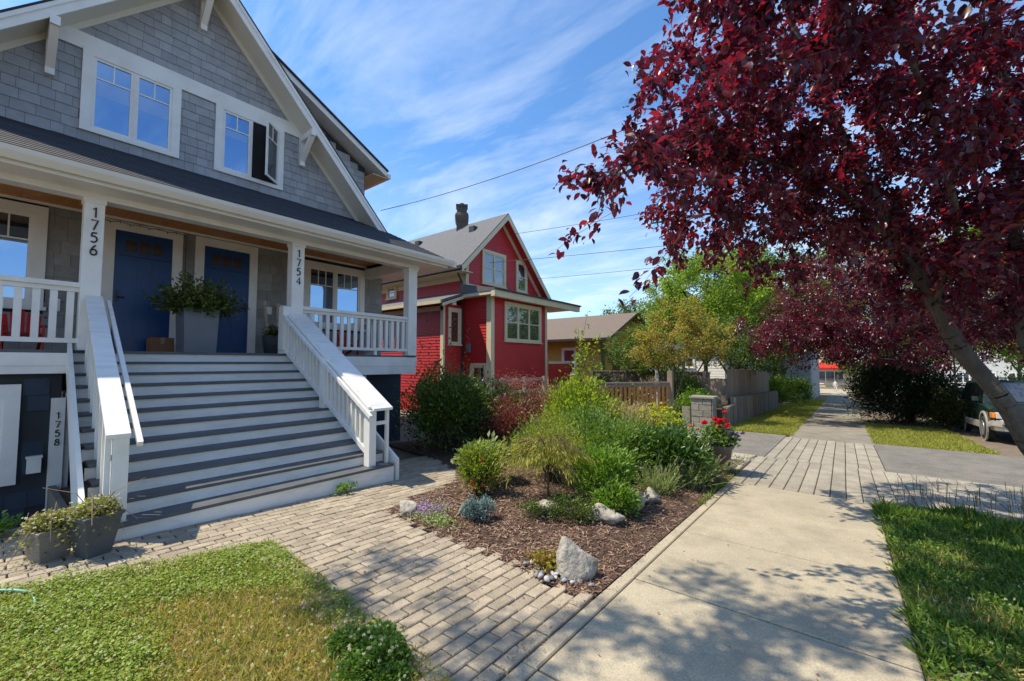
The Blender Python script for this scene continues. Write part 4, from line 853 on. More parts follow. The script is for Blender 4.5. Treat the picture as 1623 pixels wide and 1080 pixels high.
for i in range(9):
    for zz in (-1.2, 1.6, 4.2): window(bb, faceY(84), 7.5 + 2.4 * i, 8.9 + 2.4 * i, zz, zz + 1.5, cw=.1, n=2, top=0, glass=M_glassdark, sill=False)
build(bx(6.2, 30.3, 83.7, 100.3, 6.5, 6.9), 'roof', M_rroof, bb)
build(bx(6.6, 9, 83.2, 83.9, -2.4, -1.6), 'sign_board', mat('green_sign', (.06, .35, .22), .6), bb)
# house across the street
oh = thing('far_house', (16, 48, g(48)), 'cream house across the street beyond the parked cars', 'house')
build(bx(13, 22, 42, 52, -3, 3.2), 'wall', M_white, oh); build(MB().prism([(12.4, 41.5, 3.1), (17.5, 41.5, 6.8), (22.6, 41.5, 3.1)], (0, 11, 0)), 'roof', M_rroof, oh)
window(oh, faceY(42), 14.5, 16.3, .2, 1.9, n=2, top=0, glass=M_glassdark); window(oh, faceY(42), 18.5, 20.3, .2, 1.9, n=2, top=0, glass=M_glassdark)

# ------------------------------------------------------------------ gate, fences, retaining wall, pillar
gt = thing('picket_gate', (-4.62, 14.6, g(14.6)), 'orange stained picket gate with weathered top rail and tall grey post', 'gate')
A, B = np.array([-4.66, 14.58, 0]), np.array([-6.6, 12.2, 0]); dv = (B - A) / np.linalg.norm(B - A); z0 = -.42
build(bx(-4.70, -4.54, 14.52, 14.68, g(14.6) - .05, 1.32), 'gate_post', M_fence, gt)
build(MB().beam(A + (0, 0, .92), B + (0, 0, .92), .14, .05), 'top_rail', M_fence, gt); build(MB().beam(A + (0, 0, .83), B + (0, 0, .83), .05, .09), 'upper_rail', M_fence, gt); build(MB().beam(A + (0, 0, -.1), B + (0, 0, -.1), .05, .09), 'lower_rail', M_fence, gt)
L = np.linalg.norm(B - A); n = int(L / .155)
for i in range(n):
    p = A + dv * (.1 + i * .155) + (0.03, -.03, 0); build(MB().beam(p + (0, 0, -.35 + rng.normal(0, .01)), p + (0, 0, .80), .09, .02, (dv[1], -dv[0], 0)), 'picket', M_orange, gt)
rf = thing('rail_fence', (-8.6, 10.5, g(10)), 'low brown post and rail fence in front of the red bay', 'fence')
for z in (1.02, .62): build(MB().beam((-8.7, 9.3, z), (-8.5, 12.6, z), .04, .10), 'rail', M_fence, rf)
for i in range(4): yy = 9.3 + 1.1 * i; build(bx(-8.68 + .06 * i, -8.58 + .06 * i, yy - .05, yy + .05, g(yy) - .06, 1.12), 'post', M_fence, rf)
pl = thing('plank_fence', (-3.4, 22, g(22)), 'weathered grey plank fence standing on the timber retaining wall', 'fence')
y = 17.4
while y < 28.5:
    w = .135; h = 1.36 - .02 * (y - 17.4) + rng.normal(0, .008); build(bx(-3.42, -3.40, y, y + w, -.1 - .036 * (y - 17), h), 'plank', M_fence, pl); y += w + .006
x = -3.42
while x > -5.2: build(bx(x - .135, x, 17.38, 17.40, .0, 1.0 + rng.normal(0, .01)), 'plank', M_fence, pl); x -= .141
build(bx(-3.5, -3.425, 17.4, 28.5, .9, 1.0), 'rail', M_fence, pl)
bf = thing('board_fence', (-7, 19.6, g(19)), 'grey board fence with cap rail behind the multi stemmed tree', 'fence')
x = -10.2
while x < -4.6: build(bx(x, x + .19, 19.6, 19.625, -.3, 1.15), 'board', M_fence, bf); x += .196
build(bx(-10.3, -4.5, 19.56, 19.68, 1.15, 1.20), 'cap_rail', M_fence, bf)
for i in range(4): build(bx(-10.2 + 1.8 * i, -10.06 + 1.8 * i, 19.5, 19.6, -.5, 1.22), 'post', M_fence, bf)
rw = thing('retaining_wall', (-3.0, 21, g(21)), 'low retaining wall of upright grey timbers along the verge', 'wall')
y = 15.15
while y < 29:
    top = .12 if y < 16.4 else .36 - .033 * (y - 16.4); build(bx(-3.16, -3.0 + rng.normal(0, .008), y, y + .19, g(y) - .08, top + rng.normal(0, .01)), 'timber', M_timber, rw); y += .198
build(bx(-4.4, -3.17, 15.1, 17.37, -.9, .05).box(-6, -3.17, 17.42, 29, -1.2, -.05), 'earth_fill', M_soil, rw)
sp = thing('stone_pillar', (-3.45, 14.9, g(14.9)), 'squat pillar of split stone blocks with flat cap at the driveway edge', 'pillar')
x0, y0 = -3.95, 14.55; zb = g(14.8) - .05
for c_ in range(5):
    o_ = .0 if c_ % 2 else .12
    for a, b in ((0, .24 + o_), (.24 + o_, .62)):
        build(bx(x0 + a + .004, x0 + .62 * 0 + b - .004, y0 + rng.normal(0, .008), y0 + .52, zb + c_ * .195 + .004, zb + (c_ + 1) * .195), 'block', M_block, sp, bevel=.015)
    build(bx(x0 + .63, x0 + .66 + rng.normal(0, .006), y0 + .01, y0 + .5, zb + c_ * .195 + .004, zb + (c_ + 1) * .195), 'block', M_block, sp, bevel=.012)
build(bx(x0 - .05, x0 + .71, y0 - .05, y0 + .58, zb + .98, zb + 1.05), 'cap_stone', M_block, sp, bevel=.01)
lw = thing('dwarf_wall', (-5, 15.2, g(15)), 'short block wall behind the pillar holding the planting', 'wall'); build(bx(-4.4, -3.30, 15.08, 15.12, -.6, .1), 'block_course', M_block, lw)
um = thing('patio_umbrella', (-6.4, 18.4, g(18)), 'closed white patio umbrella behind the board fence cap', 'umbrella')
build(MB().tube([(-6.4, 18.4, -.5), (-6.4, 18.4, 1.7)], .025, 8), 'pole', M_white, um); build(MB().lathe([(.12, .2), (.10, .5), (.06, 1.0), (.02, 1.25)], (-6.4, 18.4, .35), 8), 'canopy', M_white, um)

# ------------------------------------------------------------------ cables
def cable(name, p, q, sag, label, r=.009, n=24, ext=0):
    P = [np.array(p) + (np.array(q) - np.array(p)) * t + (0, 0, -sag * 4 * t * (1 - t)) for t in np.linspace(0, 1, n)]
    build(MB().tube(P, r, 6), name, M_wire, label=label, cat='cable')
cable('power_cable', (-10.6, 7.2, 6.10), (7.0, 10.2, 9.4), .85, 'black service cable running from the grey house eave up into the purple tree')
cable('power_cable', (-11.4, 14.3, 7.25), (9.0, 22.0, 9.6), .35, 'thin cable running from the red gable peak towards the street')
cable('power_cable', (-11.4, 16.6, 5.65), (9.0, 24.0, 7.2), .30, 'thin cable running from beside the small upper window of the red house')
cable('power_cable', (-11.4, 13.0, 5.75), (9.0, 23.0, 7.6), .30, 'thin cable crossing the paired upper windows of the red house')

# ------------------------------------------------------------------ parked cars
def car(label, x, y, zg, paint, suv, lower):
    t = thing('parked_car', (x, y, zg), label, 'car'); W = np.array([x, y, zg])
    t.rotation_euler = (-.036, 0, 0)
    def A(mb, n, m, p=None, **k):
        mb.v = [v + W for v in mb.v]; return build(mb, n, m, p or t, **k)
    hb = 1.06 if suv else .92; ht = 1.72 if suv else 1.43; L = 2.2
    def sec(yy, w, zb, zt): h = [(-w * .93, zb), (-w, zb + .16), (-w * 1.0, zt - .22), (-w * .965, zt - .06), (-w * .86, zt)]; return [(a, yy, b) for a, b in h] + [(-a, yy, b) for a, b in h[::-1]]
    hf = hb - .10
    body = A(MB().loft([sec(-L - .02, .70, .46, hf - .20), sec(-L + .06, .80, .40, hf - .09), sec(-L + .45, .87, .34, hf - .02), sec(-1.05, .885, .30, hb - .01), sec(-.6, .885, .30, hb), sec(1.6, .885, .30, hb), sec(2.05, .87, .36, hb - .01), sec(2.2, .80, .42, hb - .1)]), 'body', paint, smooth=False, bevel=.02)
    y0b, y0t, y1t, y1b = (-1.0, -.42, 1.9, 2.12) if suv else (-1.1, -.25, 1.0, 1.85); wb, wt = .815, .665
    C8 = lambda yf, yr, w, z: [(-w, yf, z), (w, yf, z), (w, yr, z), (-w, yr, z)]
    cab = A(MB().loft([C8(y0b, y1b, wb, hb - .02), C8(y0t, y1t, wt, ht - .05), C8(y0t + .1, y1t - .08, wt - .09, ht)]), 'cabin', paint, bevel=.02)
    gm = glassmat('car_glass', (.008, .01, .012), .14)
    def face(p00, p10, p11, p01, u0, u1, v0, v1, out, nm='side_window'):
        P = [np.array(q, float) for q in (p00, p10, p11, p01)]; f = lambda u, v: P[0] * (1 - u) * (1 - v) + P[1] * u * (1 - v) + P[2] * u * v + P[3] * (1 - u) * v
        A(MB().prism([f(u0, v0) + out, f(u1, v0) + out, f(u1, v1) + out, f(u0, v1) + out], np.array(out) * -.4), nm, gm, cab)
    zl, zu = hb - .02, ht - .05
    face((-wb, y0b, zl), (wb, y0b, zl), (wt, y0t, zu), (-wt, y0t, zu), .07, .93, .1, .92, np.array((0, -.012, .008)), 'windshield')
    face((-wb, y1b, zl), (wb, y1b, zl), (wt, y1t, zu), (-wt, y1t, zu), .08, .92, .2, .9, np.array((0, .012, .006)), 'rear_window')
    for s in (-1, 1):
        q = ((s * wb, y0b, zl), (s * wb, y1b, zl), (s * wt, y1t, zu), (s * wt, y0t, zu))
        for a, b in ((.13, .44), (.48, .72), (.76, .93)): face(*q, a, b, .14, .9, np.array((s * .012, 0, .003)))
        for wy in (-1.38, 1.36):
            arch = A(MB().lathe([(.43, -.01), (.43, .025), (.37, .027), (.37, -.01)], (0, 0, 0), 20), 'wheel_arch', lower)
            arch.data.transform(Matrix.Translation(Vector((s * .885, wy, .40)) ) @ Matrix.Rotation(s * math.pi / 2, 4, 'Y') @ Matrix.Translation(Vector(-W) + Vector(W)))
            ty = A(MB().lathe([(.16, -.02), (.30, -.0), (.345, .03), (.345, .16), (.31, .195), (.22, .20), (.2, .18)], (0, 0, 0), 22), 'tyre', mat('tyre_rubber', (.018, .018, .019), .8, .2), smooth=True)
            ty.data.transform(Matrix.Translation(Vector((s * .72, wy, .345))) @ Matrix.Rotation(s * math.pi / 2, 4, 'Y'))
            rm = A(MB().lathe([(.05, .185), (.19, .18), (.215, .205), (.20, .175), (.1, .165), (.02, .165)], (0, 0, 0), 14), 'rim', mat('alloy_rim', (.45, .45, .46), .35, .1, metal=.7), smooth=True)
            rm.data.transform(Matrix.Translation(Vector((s * .73, wy, .345))) @ Matrix.Rotation(s * math.pi / 2, 4, 'Y'))
        A(bx(min(s * .50, s * .80), max(s * .50, s * .80), -L - .03, -L + .16, hf - .30, hf - .13), 'headlight', glassmat('headlamp_glass', (.62, .60, .55), .25), bevel=.02)
        A(bx(min(s * .80, s * .865), max(s * .80, s * .865), -L + .02, -L + .30, hf - .29, hf - .14), 'indicator', mat('amber_lens', (.75, .22, .02), .25), bevel=.02)
        A(MB().loft([[(s * .86, -.82, hb + .04), (s * 1.0, -.80, hb + .03), (s * 1.0, -.80, hb + .17), (s * .88, -.82, hb + .16)], [(s * .88, -.70, hb + .05), (s * 1.0, -.72, hb + .05), (s * .99, -.72, hb + .15), (s * .88, -.70, hb + .15)]]), 'mirror', paint)
        if suv: A(bx(min(s * .55, s * .59), max(s * .55, s * .59), -.2, 1.7, ht + .03, ht + .06).box(min(s * .55, s * .59), max(s * .55, s * .59), -.15, -.08, ht - .02, ht + .03).box(min(s * .55, s * .59), max(s * .55, s * .59), 1.5, 1.57, ht - .02, ht + .03), 'roof_rail', M_black)
        A(bx(min(s * .875, s * .905), max(s * .875, s * .905), -.92, .90, .33, .52), 'side_cladding', lower, bevel=.01)
        for yy in (-.45, .48): A(bx(min(s * .88, s * .90), max(s * .88, s * .90), yy, yy + .14, .80, .83), 'door_handle', M_black)
    if suv:
        for yy in (.1, 1.2): A(bx(-.62, .62, yy, yy + .05, ht + .06, ht + .09), 'cross_bar', M_black)
    A(MB().loft([sec(-L - .10, .72, .34, .66), sec(-L + .1, .86, .33, .68), sec(-L + .42, .90, .33, .62)]), 'bumper', lower, bevel=.02)
    A(bx(-.46, .46, -L - .035, -L + .1, hf - .30, hf - .15), 'grille', M_black)
    A(bx(-.26, .26, -L - .125, -L - .10, .46, .58), 'licence_plate', mat('plate', (.5, .52, .55), .5))
    A(MB().tube([(-.68, -L - .11, .52), (-.46, -L - .125, .52)], .06, 8), 'fog_lamp', M_black)
car('dark green suv with pale grey bumper and cladding parked behind the leaning trunk', 4.02, 19.25, g(19.25), mat('dark_green_paint', (.010, .022, .018), .22, .05, spec=.7), True, mat('grey_cladding', (.30, .28, .25), .5, .06))
car('blue car parked behind the dark green suv', 4.0, 24.6, g(24.6), mat('blue_paint', (.02, .07, .20), .22, .05, spec=.7), False, mat('blue_lower', (.018, .05, .14), .3, .05))
car('silver car parked farthest along the street beyond the blue car', 4.1, 30.5, g(30.5), mat('silver_paint', (.35, .36, .38), .25, .05, spec=.7), False, mat('silver_lower', (.25, .26, .27), .3, .05))

# ------------------------------------------------------------------ rocks, pebbles
import bmesh
from mathutils import noise as mn
def rock(c, s, seed, label, rot=0, m=None, parent=None, name='boulder', sub=4, rough=.35):
    b = bmesh.new(); bmesh.ops.create_icosphere(b, subdivisions=sub, radius=1)
    V = np.array([v.co[:] for v in b.verts]); F = np.array([[v.index for v in f.verts] for f in b.faces]); b.free(); out = []
    for p in V:
        q = Vector(p) + Vector((seed * 3.1, seed * 1.7, seed)); n = mn.noise(q * .9) * .6 + mn.noise(q * 2.3) * .3 + mn.noise(q * 6) * .14 + mn.noise(q * 14) * .05
        pl = 1.0
        for k in range(8):                                  # broken flat faces
            nn = Vector((math.sin(seed * 2 + k * 2.4), math.cos(seed * 3 + k * 1.9), math.sin(seed + k * 1.3))).normalized(); dd = Vector(p).dot(nn)
            cut = .60 + .12 * math.sin(seed * 5 + k * 3)
            if dd > cut: pl = min(pl, cut / dd * 1.04)
        out.append(Vector(p) * (pl * (1 + rough * n)))
    V = np.array([o_[:] for o_ in out]) * np.array(s); ca, sa = math.cos(rot), math.sin(rot); V = V @ np.array([[ca, sa, 0], [-sa, ca, 0], [0, 0, 1]]) + np.array(c)
    return build((V, F), name, m or M_stone, parent, smooth=False, label=label, cat='rock' if label else None)
def bz(x, y): return float(bed_z(np.array(x), np.array(y)))
rock((-1.72, 2.98, bz(-1.72, 3.0) + .07), (.19, .145, .20), 19, 'large pale boulder at the front corner of the bed by the pebbles', .6)
rock((-3.86, 3.03, bz(-3.8, 3.05) + .05), (.13, .10, .13), 8, 'pale pointed rock beside purple thyme at the path edge', .2)
rock((-3.28, 3.36, bz(-3.28, 3.36) + .03), (.13, .09, .09), 5, 'small pale rock half hidden by the blue juniper', .9)
rock((-2.62, 3.98, bz(-2.62, 3.98) + .04), (.28, .15, .11), 11, 'low flat grey rock in front of the weeping maple', .75)
rock((-2.02, 4.16, bz(-2.0, 4.16) + .06), (.21, .14, .13), 14, 'craggy white veined rock in front of the bright green shrub', .4)
rock((-1.98, 4.85, bz(-2.0, 4.85) + .07), (.17, .14, .17), 17, 'craggy pale rock between the bright green shrub and the lavender', 1.1)
rock((-1.93, 5.25, bz(-2.0, 5.2) + .06), (.15, .12, .14), 21, 'grey rock at the foot of the peonies behind the craggy pale rock', .3)
rock((-5.15, 5.45, bz(-5.2, 5.5) + .06), (.24, .17, .14), 23, 'shaded brown rock under the big dark shrub', .2, mat('brown_rock', (.18, .15, .12), .9, .3, 8, .6, 30))
for k in range(30):
    a = rng.uniform(0, 1); x = -1.52 - .62 * a + rng.normal(0, .02); y = 2.80 + .05 * math.sin(9 * a) + rng.uniform(-.015, .11)
    if -1.60 < x and y > 2.9: x -= .1
    s = rng.uniform(.018, .034); o = rock((x, y, g(y) + s * .6), (s * 1.2, s, s * .75), 30 + k, None, rng.uniform(0, 3), M_stone2, None, 'pebble', 2, .15)
    w = k % 3 == 0; o['label'] = ('pale' if w else 'dark grey') + ' rounded river pebble beside the large corner boulder'; o['category'] = 'pebble'; o['group'] = ('pale' if w else 'dark') + ' river pebbles round the corner boulder'
    if w: o.data.materials[0] = mat('pale_pebble', (.42, .41, .39), .6, .2, 12, piece=.2)
    o.data.polygons.foreach_set('use_smooth', np.ones(len(o.data.polygons), dtype=bool))
n = 2600; X = rng.uniform(-3.6, -1.5, n); Y = rng.uniform(8.72, 9.8, n); P = np.column_stack([X, Y, g(Y) - .012])
V, F = leaves(P, rdir(n, -.2, .2), rng.uniform(.02, .05, n), rng.uniform(-1, 1, n), np.array([(-.4, 0, 0), (.4, .1, .1), (.3, .9, 0), (-.3, .8, .1), (0, .5, .5)]), np.array([(0, 1, 4), (1, 2, 4), (2, 3, 4), (3, 0, 4)]))
build((V, F), 'gravel', leafmat('gravel_stone', [(.30, .28, .25), (.42, .40, .37), (.18, .17, .16), (.36, .33, .28)], 0, .9), kind='stuff', label='pale gravel strip between the paving slabs and the driveway', cat='gravel')

# ------------------------------------------------------------------ plants
def clumps(c, r, k, zmin=-.2, shell=.55):
    D = rdir(k, zmin, 1); return np.array(c) + D * np.array(r) * (shell + (1 - shell) * rng.random((k, 1)))
def shrub(name, label, cat, c, r, n, size, m, k=60, tm=(LEAF, LEAFF), width=1.0, spread=.22, up=.35, stems=24, zmin=-.25, mtwig=None, group=None, shell=.5, droop=0.0):
    """stems fanning from the base to leaf clumps spread through the crown's volume"""
    t = thing(name, tuple(c), label, cat, group); c = np.array(c, float); r = np.array(r, float)
    Q = clumps(c + (0, 0, r[2] * .95), r, k, zmin * 1.0, shell); Q[:, 2] = np.maximum(Q[:, 2], c[2] + .04)
    i = rng.integers(0, k, n); P = Q[i] + rng.normal(0, 1, (n, 3)) * spread * r.mean(); P[:, 2] = np.maximum(P[:, 2], c[2] + .02)
    D = (P - (c + (0, 0, r[2] * .5))); D /= np.linalg.norm(D, axis=1, keepdims=True) + 1e-6; D = D * .7 + rdir(n) * .7 + (0, 0, up) - (0, 0, droop)
    build(leaves(P, D, size * rng.uniform(.6, 1.25, n), None, tm[0], tm[1], width), 'foliage', m, t)
    j = rng.integers(0, k, stems); s0 = c + rng.normal(0, .12, (stems, 3)) * r * (1, 1, 0); m1 = s0 + (Q[j] - s0) * .5 + np.array((0, 0, r[2] * .12))
    build(cat_np([sticks(s0, m1, .008 * r[2] ** .5 + .002, .006, 4), sticks(m1, Q[j], .006, .002, 4)]), 'stem', mtwig or M_twig, t)
    return t
def flowers(t, P, size, m, k=8, name='flower'):
    parts = []
    for p in P: D = rdir(k, 0, 1); parts.append(leaves(np.repeat([p], k, 0), D, size, None, LEAFR, LEAFRF))
    build(cat_np(parts), name, m, t, kind='stuff')
G1 = leafmat('dark_shrub_leaf', [(.03, .06, .012), (.05, .09, .016), (.09, .13, .022), (.16, .20, .035)], .3, .4)
G2 = leafmat('mid_green_leaf', [(.06, .12, .02), (.10, .18, .03), (.15, .24, .045), (.22, .30, .07)], .35, .4)
G3 = leafmat('lime_leaf', [(.16, .22, .025), (.24, .31, .035), (.32, .38, .05), (.13, .18, .02)], .45, .45)
G4 = leafmat('bright_green_leaf', [(.07, .15, .02), (.11, .21, .025), (.17, .28, .04), (.22, .32, .06)], .4, .4)
G5 = leafmat('olive_maple_leaf', [(.20, .22, .03), (.31, .31, .04), (.40, .36, .06), (.15, .18, .025)], .45, .5)
G6 = leafmat('barberry_leaf', [(.11, .028, .032), (.17, .045, .045), (.24, .09, .07), (.13, .055, .04)], .35, .5, (1.8, 1.0, .8))
G7 = leafmat('beige_plume', [(.38, .30, .17), (.46, .37, .22), (.30, .28, .12), (.40, .26, .18)], .4, .7)
G8 = leafmat('blue_juniper_needle', [(.10, .17, .15), (.16, .24, .22), (.22, .31, .29), (.07, .12, .10)], .2, .6, (1, 1, 1))
G9 = leafmat('lavender_leaf', [(.20, .26, .08), (.29, .35, .13), (.36, .40, .18), (.16, .21, .07)], .3, .6)
FY = leafmat('yellow_bract', [(.50, .48, .03), (.58, .54, .05), (.40, .42, .03)], .4, .6)
FO = leafmat('orange_bloom', [(.62, .14, .05), (.70, .20, .07), (.50, .09, .04)], .35, .6, (1.3, 1, 1))
FR = leafmat('red_bloom', [(.62, .008, .02), (.72, .015, .04), (.5, .006, .02)], .35, .6, (1.3, 1, 1))
FP = leafmat('purple_bloom', [(.13, .07, .22), (.20, .12, .30), (.08, .05, .14)], .3, .6, (1.3, 1, 1.3))
FT = leafmat('thyme_bloom', [(.36, .22, .42), (.44, .28, .48), (.28, .17, .33)], .3, .6, (1.2, 1, 1.2))
FK = leafmat('pink_plume', [(.46, .20, .17), (.55, .27, .22), (.36, .15, .12), (.42, .25, .14)], .4, .7, (1.3, 1, 1))
def B3(x, y, dz=0): return (x, y, bz(x, y) + dz)
shrub('evergreen_shrub', 'large dense dark green shrub at the porch corner beside the stairs', 'shrub', B3(-6.35, 6.0), (1.0, .95, .78), 11000, .085, G1, 150, width=.75, spread=.16, stems=50, zmin=-.85, shell=.35)
shrub('evergreen_shrub', 'dark green shrub in front of the porch column, lower than its neighbour', 'shrub', B3(-6.1, 7.1), (.85, .8, .62), 7000, .08, G1, 110, width=.75, spread=.16, stems=40, zmin=-.8, shell=.35)
t = shrub('tall_weed', 'tall upright leafy stems rising in front of the porch end', 'plant', B3(-7.2, 6.4), (.35, .35, .9), 700, .08, leafmat('red_green_leaf', [(.06, .09, .02), (.10, .12, .03), (.20, .08, .05)], .4), 22, spread=.14, stems=16)
for i in range(9): a = np.array([-7.2 + rng.normal(0, .25), 6.4 + rng.normal(0, .3), .2]); P = a + np.column_stack([rng.normal(0, .03, 40), rng.normal(0, .03, 40), np.linspace(.6, 2.1 + rng.normal(0, .25), 40)]); build(leaves(P, rdir(40, -.2, .6), .07), 'foliage', MATS['red_green_leaf'], t)
t = shrub('astilbe', 'hazy pink flowering plants between the porch and the red house', 'plant', B3(-6.9, 8.3), (.9, .9, .5), 2600, .05, G2, 60, spread=.2)
P = np.array([-6.9, 8.3, .3]) + rng.normal(0, 1, (2400, 3)) * (.55, .6, .12) + (0, 0, .75); build(leaves(P, rdir(2400, .2, 1), .045, None, LEAFN, LEAFNF, 1.5), 'plume', FK, t)
shrub('barberry_bush', 'dusky red leaved barberry bush behind the lime green shrub', 'shrub', B3(-5.15, 6.45), (.58, .55, .56), 5200, .042, G6, 90, spread=.17, stems=50, zmin=-.6)
t = shrub('barberry_bush', 'pinkish barberry bush between the dark shrubs and the pale grasses', 'shrub', B3(-5.4, 7.9), (.6, .6, .6), 5000, .045, leafmat('pink_barberry_leaf', [(.20, .07, .055), (.28, .11, .08), (.15, .05, .045), (.22, .14, .06)], .4, .5, (1.5, 1, .9)), 90, spread=.17, stems=40, zmin=-.6)
t = shrub('lime_shrub', 'tall lime green shrub with loose upright shoots in front of the red house', 'shrub', B3(-3.95, 7.2), (.62, .60, .72), 6200, .075, G3, 100, spread=.2, stems=40, zmin=-.7, up=.6)
for i in range(8):
    a = np.array([-3.95 + rng.normal(0, .12), 7.25 + rng.normal(0, .12), .9]); tip = a + (rng.normal(.12, .14), rng.normal(.2, .18), rng.uniform(.6, 1.45) if i else 1.75); k = 40; tt = rng.uniform(.1, 1, k)[:, None]
    build(leaves(a + (tip - a) * tt + rng.normal(0, .05, (k, 3)), (tip - a) * .4 + rdir(k) * .8, .085), 'foliage', G3, t); build(sticks(a[None], tip[None], .008, .003), 'stem', M_twig, t)
t = thing('feather_grass', B3(-3.3, 7.4), 'pale beige feathery grass clump beside the lime green shrub', 'grass')
n = 1500; a = np.array(B3(-3.3, 7.4)) + rng.normal(0, .16, (n, 3)) * (1, 1, 0); e = a + np.column_stack([rng.normal(0, .30, n), rng.normal(0, .30, n), rng.uniform(.5, 1.0, n)])
build(sticks(a, e, .0022, .001, 3), 'blade', leafmat('grass_stem', [(.20, .24, .05), (.32, .30, .10), (.14, .19, .04)], .2, .6), t); P = e + rng.normal(0, .03, e.shape); build(leaves(np.vstack([P, P - (0, 0, .06)]), np.vstack([e - a, e - a]) * .4 + rdir(2 * n) * .3, .07, None, LEAFN, LEAFNF, 1.3), 'plume', G7, t)
t = thing('feather_grass', B3(-4.45, 7.75), 'tall greenish feathery grass clump behind the lime green shrub', 'grass')
n = 900; a = np.array(B3(-4.45, 7.75)) + rng.normal(0, .16, (n, 3)) * (1, 1, 0); e = a + np.column_stack([rng.normal(0, .3, n), rng.normal(0, .3, n), rng.uniform(.6, 1.3, n)])
build(sticks(a, e, .0022, .001, 3), 'blade', MATS['grass_stem'], t); build(leaves(e, (e - a) * .4 + rdir(n) * .3, .08, None, LEAFN, LEAFNF, 1.2), 'plume', G7, t)
# mid bed
shrub('leafy_perennial', 'broad mound of mid green leafy perennials in the middle of the bed', 'plant', B3(-2.85, 6.15), (.75, .7, .40), 8500, .065, G2, 140, width=.6, spread=.15, stems=60, zmin=-.6)
shrub('peony', 'dark green peony mound with long glossy leaves behind the lavender', 'plant', B3(-2.15, 6.55), (.60, .62, .38), 5200, .095, leafmat('peony_leaf', [(.03, .075, .018), (.05, .11, .022), (.08, .15, .03), (.12, .19, .05)], .3, .35), 110, width=.65, spread=.15, stems=60, zmin=-.6)
shrub('leafy_perennial', 'tall mid green perennials in front of the pale feathery grass', 'plant', B3(-3.35, 6.35), (.55, .55, .50), 5600, .06, G2, 110, width=.55, spread=.16, stems=60, zmin=-.6)
t = shrub('euphorbia', 'green plant topped with bright yellow flower heads by the picket gate', 'plant', B3(-2.75, 7.9), (.55, .5, .50), 3600, .055, G4, 80, width=.5, spread=.17, stems=40)
P = np.array(B3(-2.75, 7.9)) + rdir(420, .1, 1) * (.62, .58, 1.02) * rng.uniform(.8, 1.05, (420, 1)); flowers(t, P, .055, FY, 12)
t = shrub('euphorbia', 'smaller clump of yellow flower heads beside the lime green shrub', 'plant', B3(-3.45, 7.95), (.4, .4, .42), 1800, .055, G4, 50, width=.5, spread=.17, stems=30)
P = np.array(B3(-3.45, 7.95)) + rdir(80, .2, 1) * (.42, .42, .92) * rng.uniform(.85, 1.05, (80, 1)); flowers(t, P, .045, FY, 14)
shrub('phlox', 'bright green leafy plant with upright stems above the craggy rocks', 'plant', B3(-2.30, 4.72), (.34, .32, .36), 3000, .07, G4, 80, width=.55, spread=.17, stems=50, zmin=-.7)
shrub('phlox', 'low leafy green plant leaning over the craggy white rock', 'plant', B3(-2.05, 4.45), (.24, .22, .20), 1300, .065, G4, 50, width=.55, spread=.2, stems=30, zmin=-.6)
shrub('ground_cover', 'dark low ground cover spilling round the flat grey rock', 'plant', B3(-2.36, 4.0), (.34, .20, .10), 1800, .028, G1, 50, spread=.2, stems=20)
shrub('ground_cover', 'small dark green creeper in front of the flat grey rock', 'plant', B3(-2.62, 3.75), (.20, .12, .07), 900, .022, G1, 30, spread=.2, stems=12)
# weeping maple: thin trunk, umbrella of fine drooping leaves
t = thing('weeping_maple', B3(-2.9, 4.4), 'small weeping laceleaf maple with thin trunk and fine olive leaves', 'tree'); c = np.array(B3(-2.9, 4.4))
build(MB().tube([c, c + (.01, .0, .2), c + (-.01, .02, .42), c + (0, .01, .6)], [.014, .012, .010, .008], 8), 'trunk', M_twig, t)
tips, P, D = [], [], []
for i in range(130):
    a = rng.uniform(0, 2 * math.pi); R = rng.uniform(.2, .68); top = c + (0, 0, rng.uniform(.45, .62)); e = c + (R * math.cos(a) * 1.05, R * math.sin(a), .74 - .55 * R ** 2 * rng.uniform(.6, 1.7) + rng.normal(0, .05)); m1 = (top + e) / 2 + (0, 0, .13)
    tips += [(top, m1), (m1, e)]; k = 46; tt = rng.uniform(.25, 1.08, k)[:, None]; q = top * (1 - tt) ** 2 + 2 * m1 * tt * (1 - tt) + e * tt ** 2; P.append(q + rng.normal(0, .025, (k, 3)) - (0, 0, .02)); D.append((e - m1) * 1.0 + rdir(k) * .22 - (0, 0, .28))
build(sticks(np.array([a for a, _ in tips]), np.array([b for _, b in tips]), .004, .002, 4), 'branch', M_twig, t); P = np.vstack(P); build(leaves(P, np.vstack(D), rng.uniform(.04, .075, len(P)), None, LEAFN, LEAFNF, .9), 'crown', G5, t)
t = shrub('azalea', 'rounded shrub with orange blooms and yellow green leaves at the path edge', 'shrub', B3(-3.72, 4.05), (.30, .28, .31), 3200, .05, leafmat('azalea_leaf', [(.08, .13, .018), (.16, .22, .03), (.28, .32, .05), (.06, .10, .015)], .4), 70, width=.7, spread=.17, stems=40, zmin=-.6)
P = np.array(B3(-3.72, 4.02)) + rdir(16, .25, 1) * (.25, .24, .50) + (0, 0, .02); P = P[:, :]; flowers(t, P, .04, FO, 14)
shrub('hosta', 'pale variegated leafy plant behind the orange azalea', 'plant', B3(-4.05, 4.55), (.32, .3, .26), 900, .10, leafmat('variegated_leaf', [(.16, .24, .07), (.28, .34, .14), (.36, .38, .20), (.10, .17, .04)], .4), 50, width=.8, spread=.2, stems=30)
shrub('spirea', 'yellow green fine leaved spirea behind the weeping maple', 'shrub', B3(-3.35, 5.2), (.58, .5, .48), 7000, .04, leafmat('spirea_leaf', [(.17, .22, .03), (.25, .29, .04), (.32, .33, .06), (.12, .17, .02)], .4), 110, width=.55, spread=.16, stems=50, zmin=-.6)
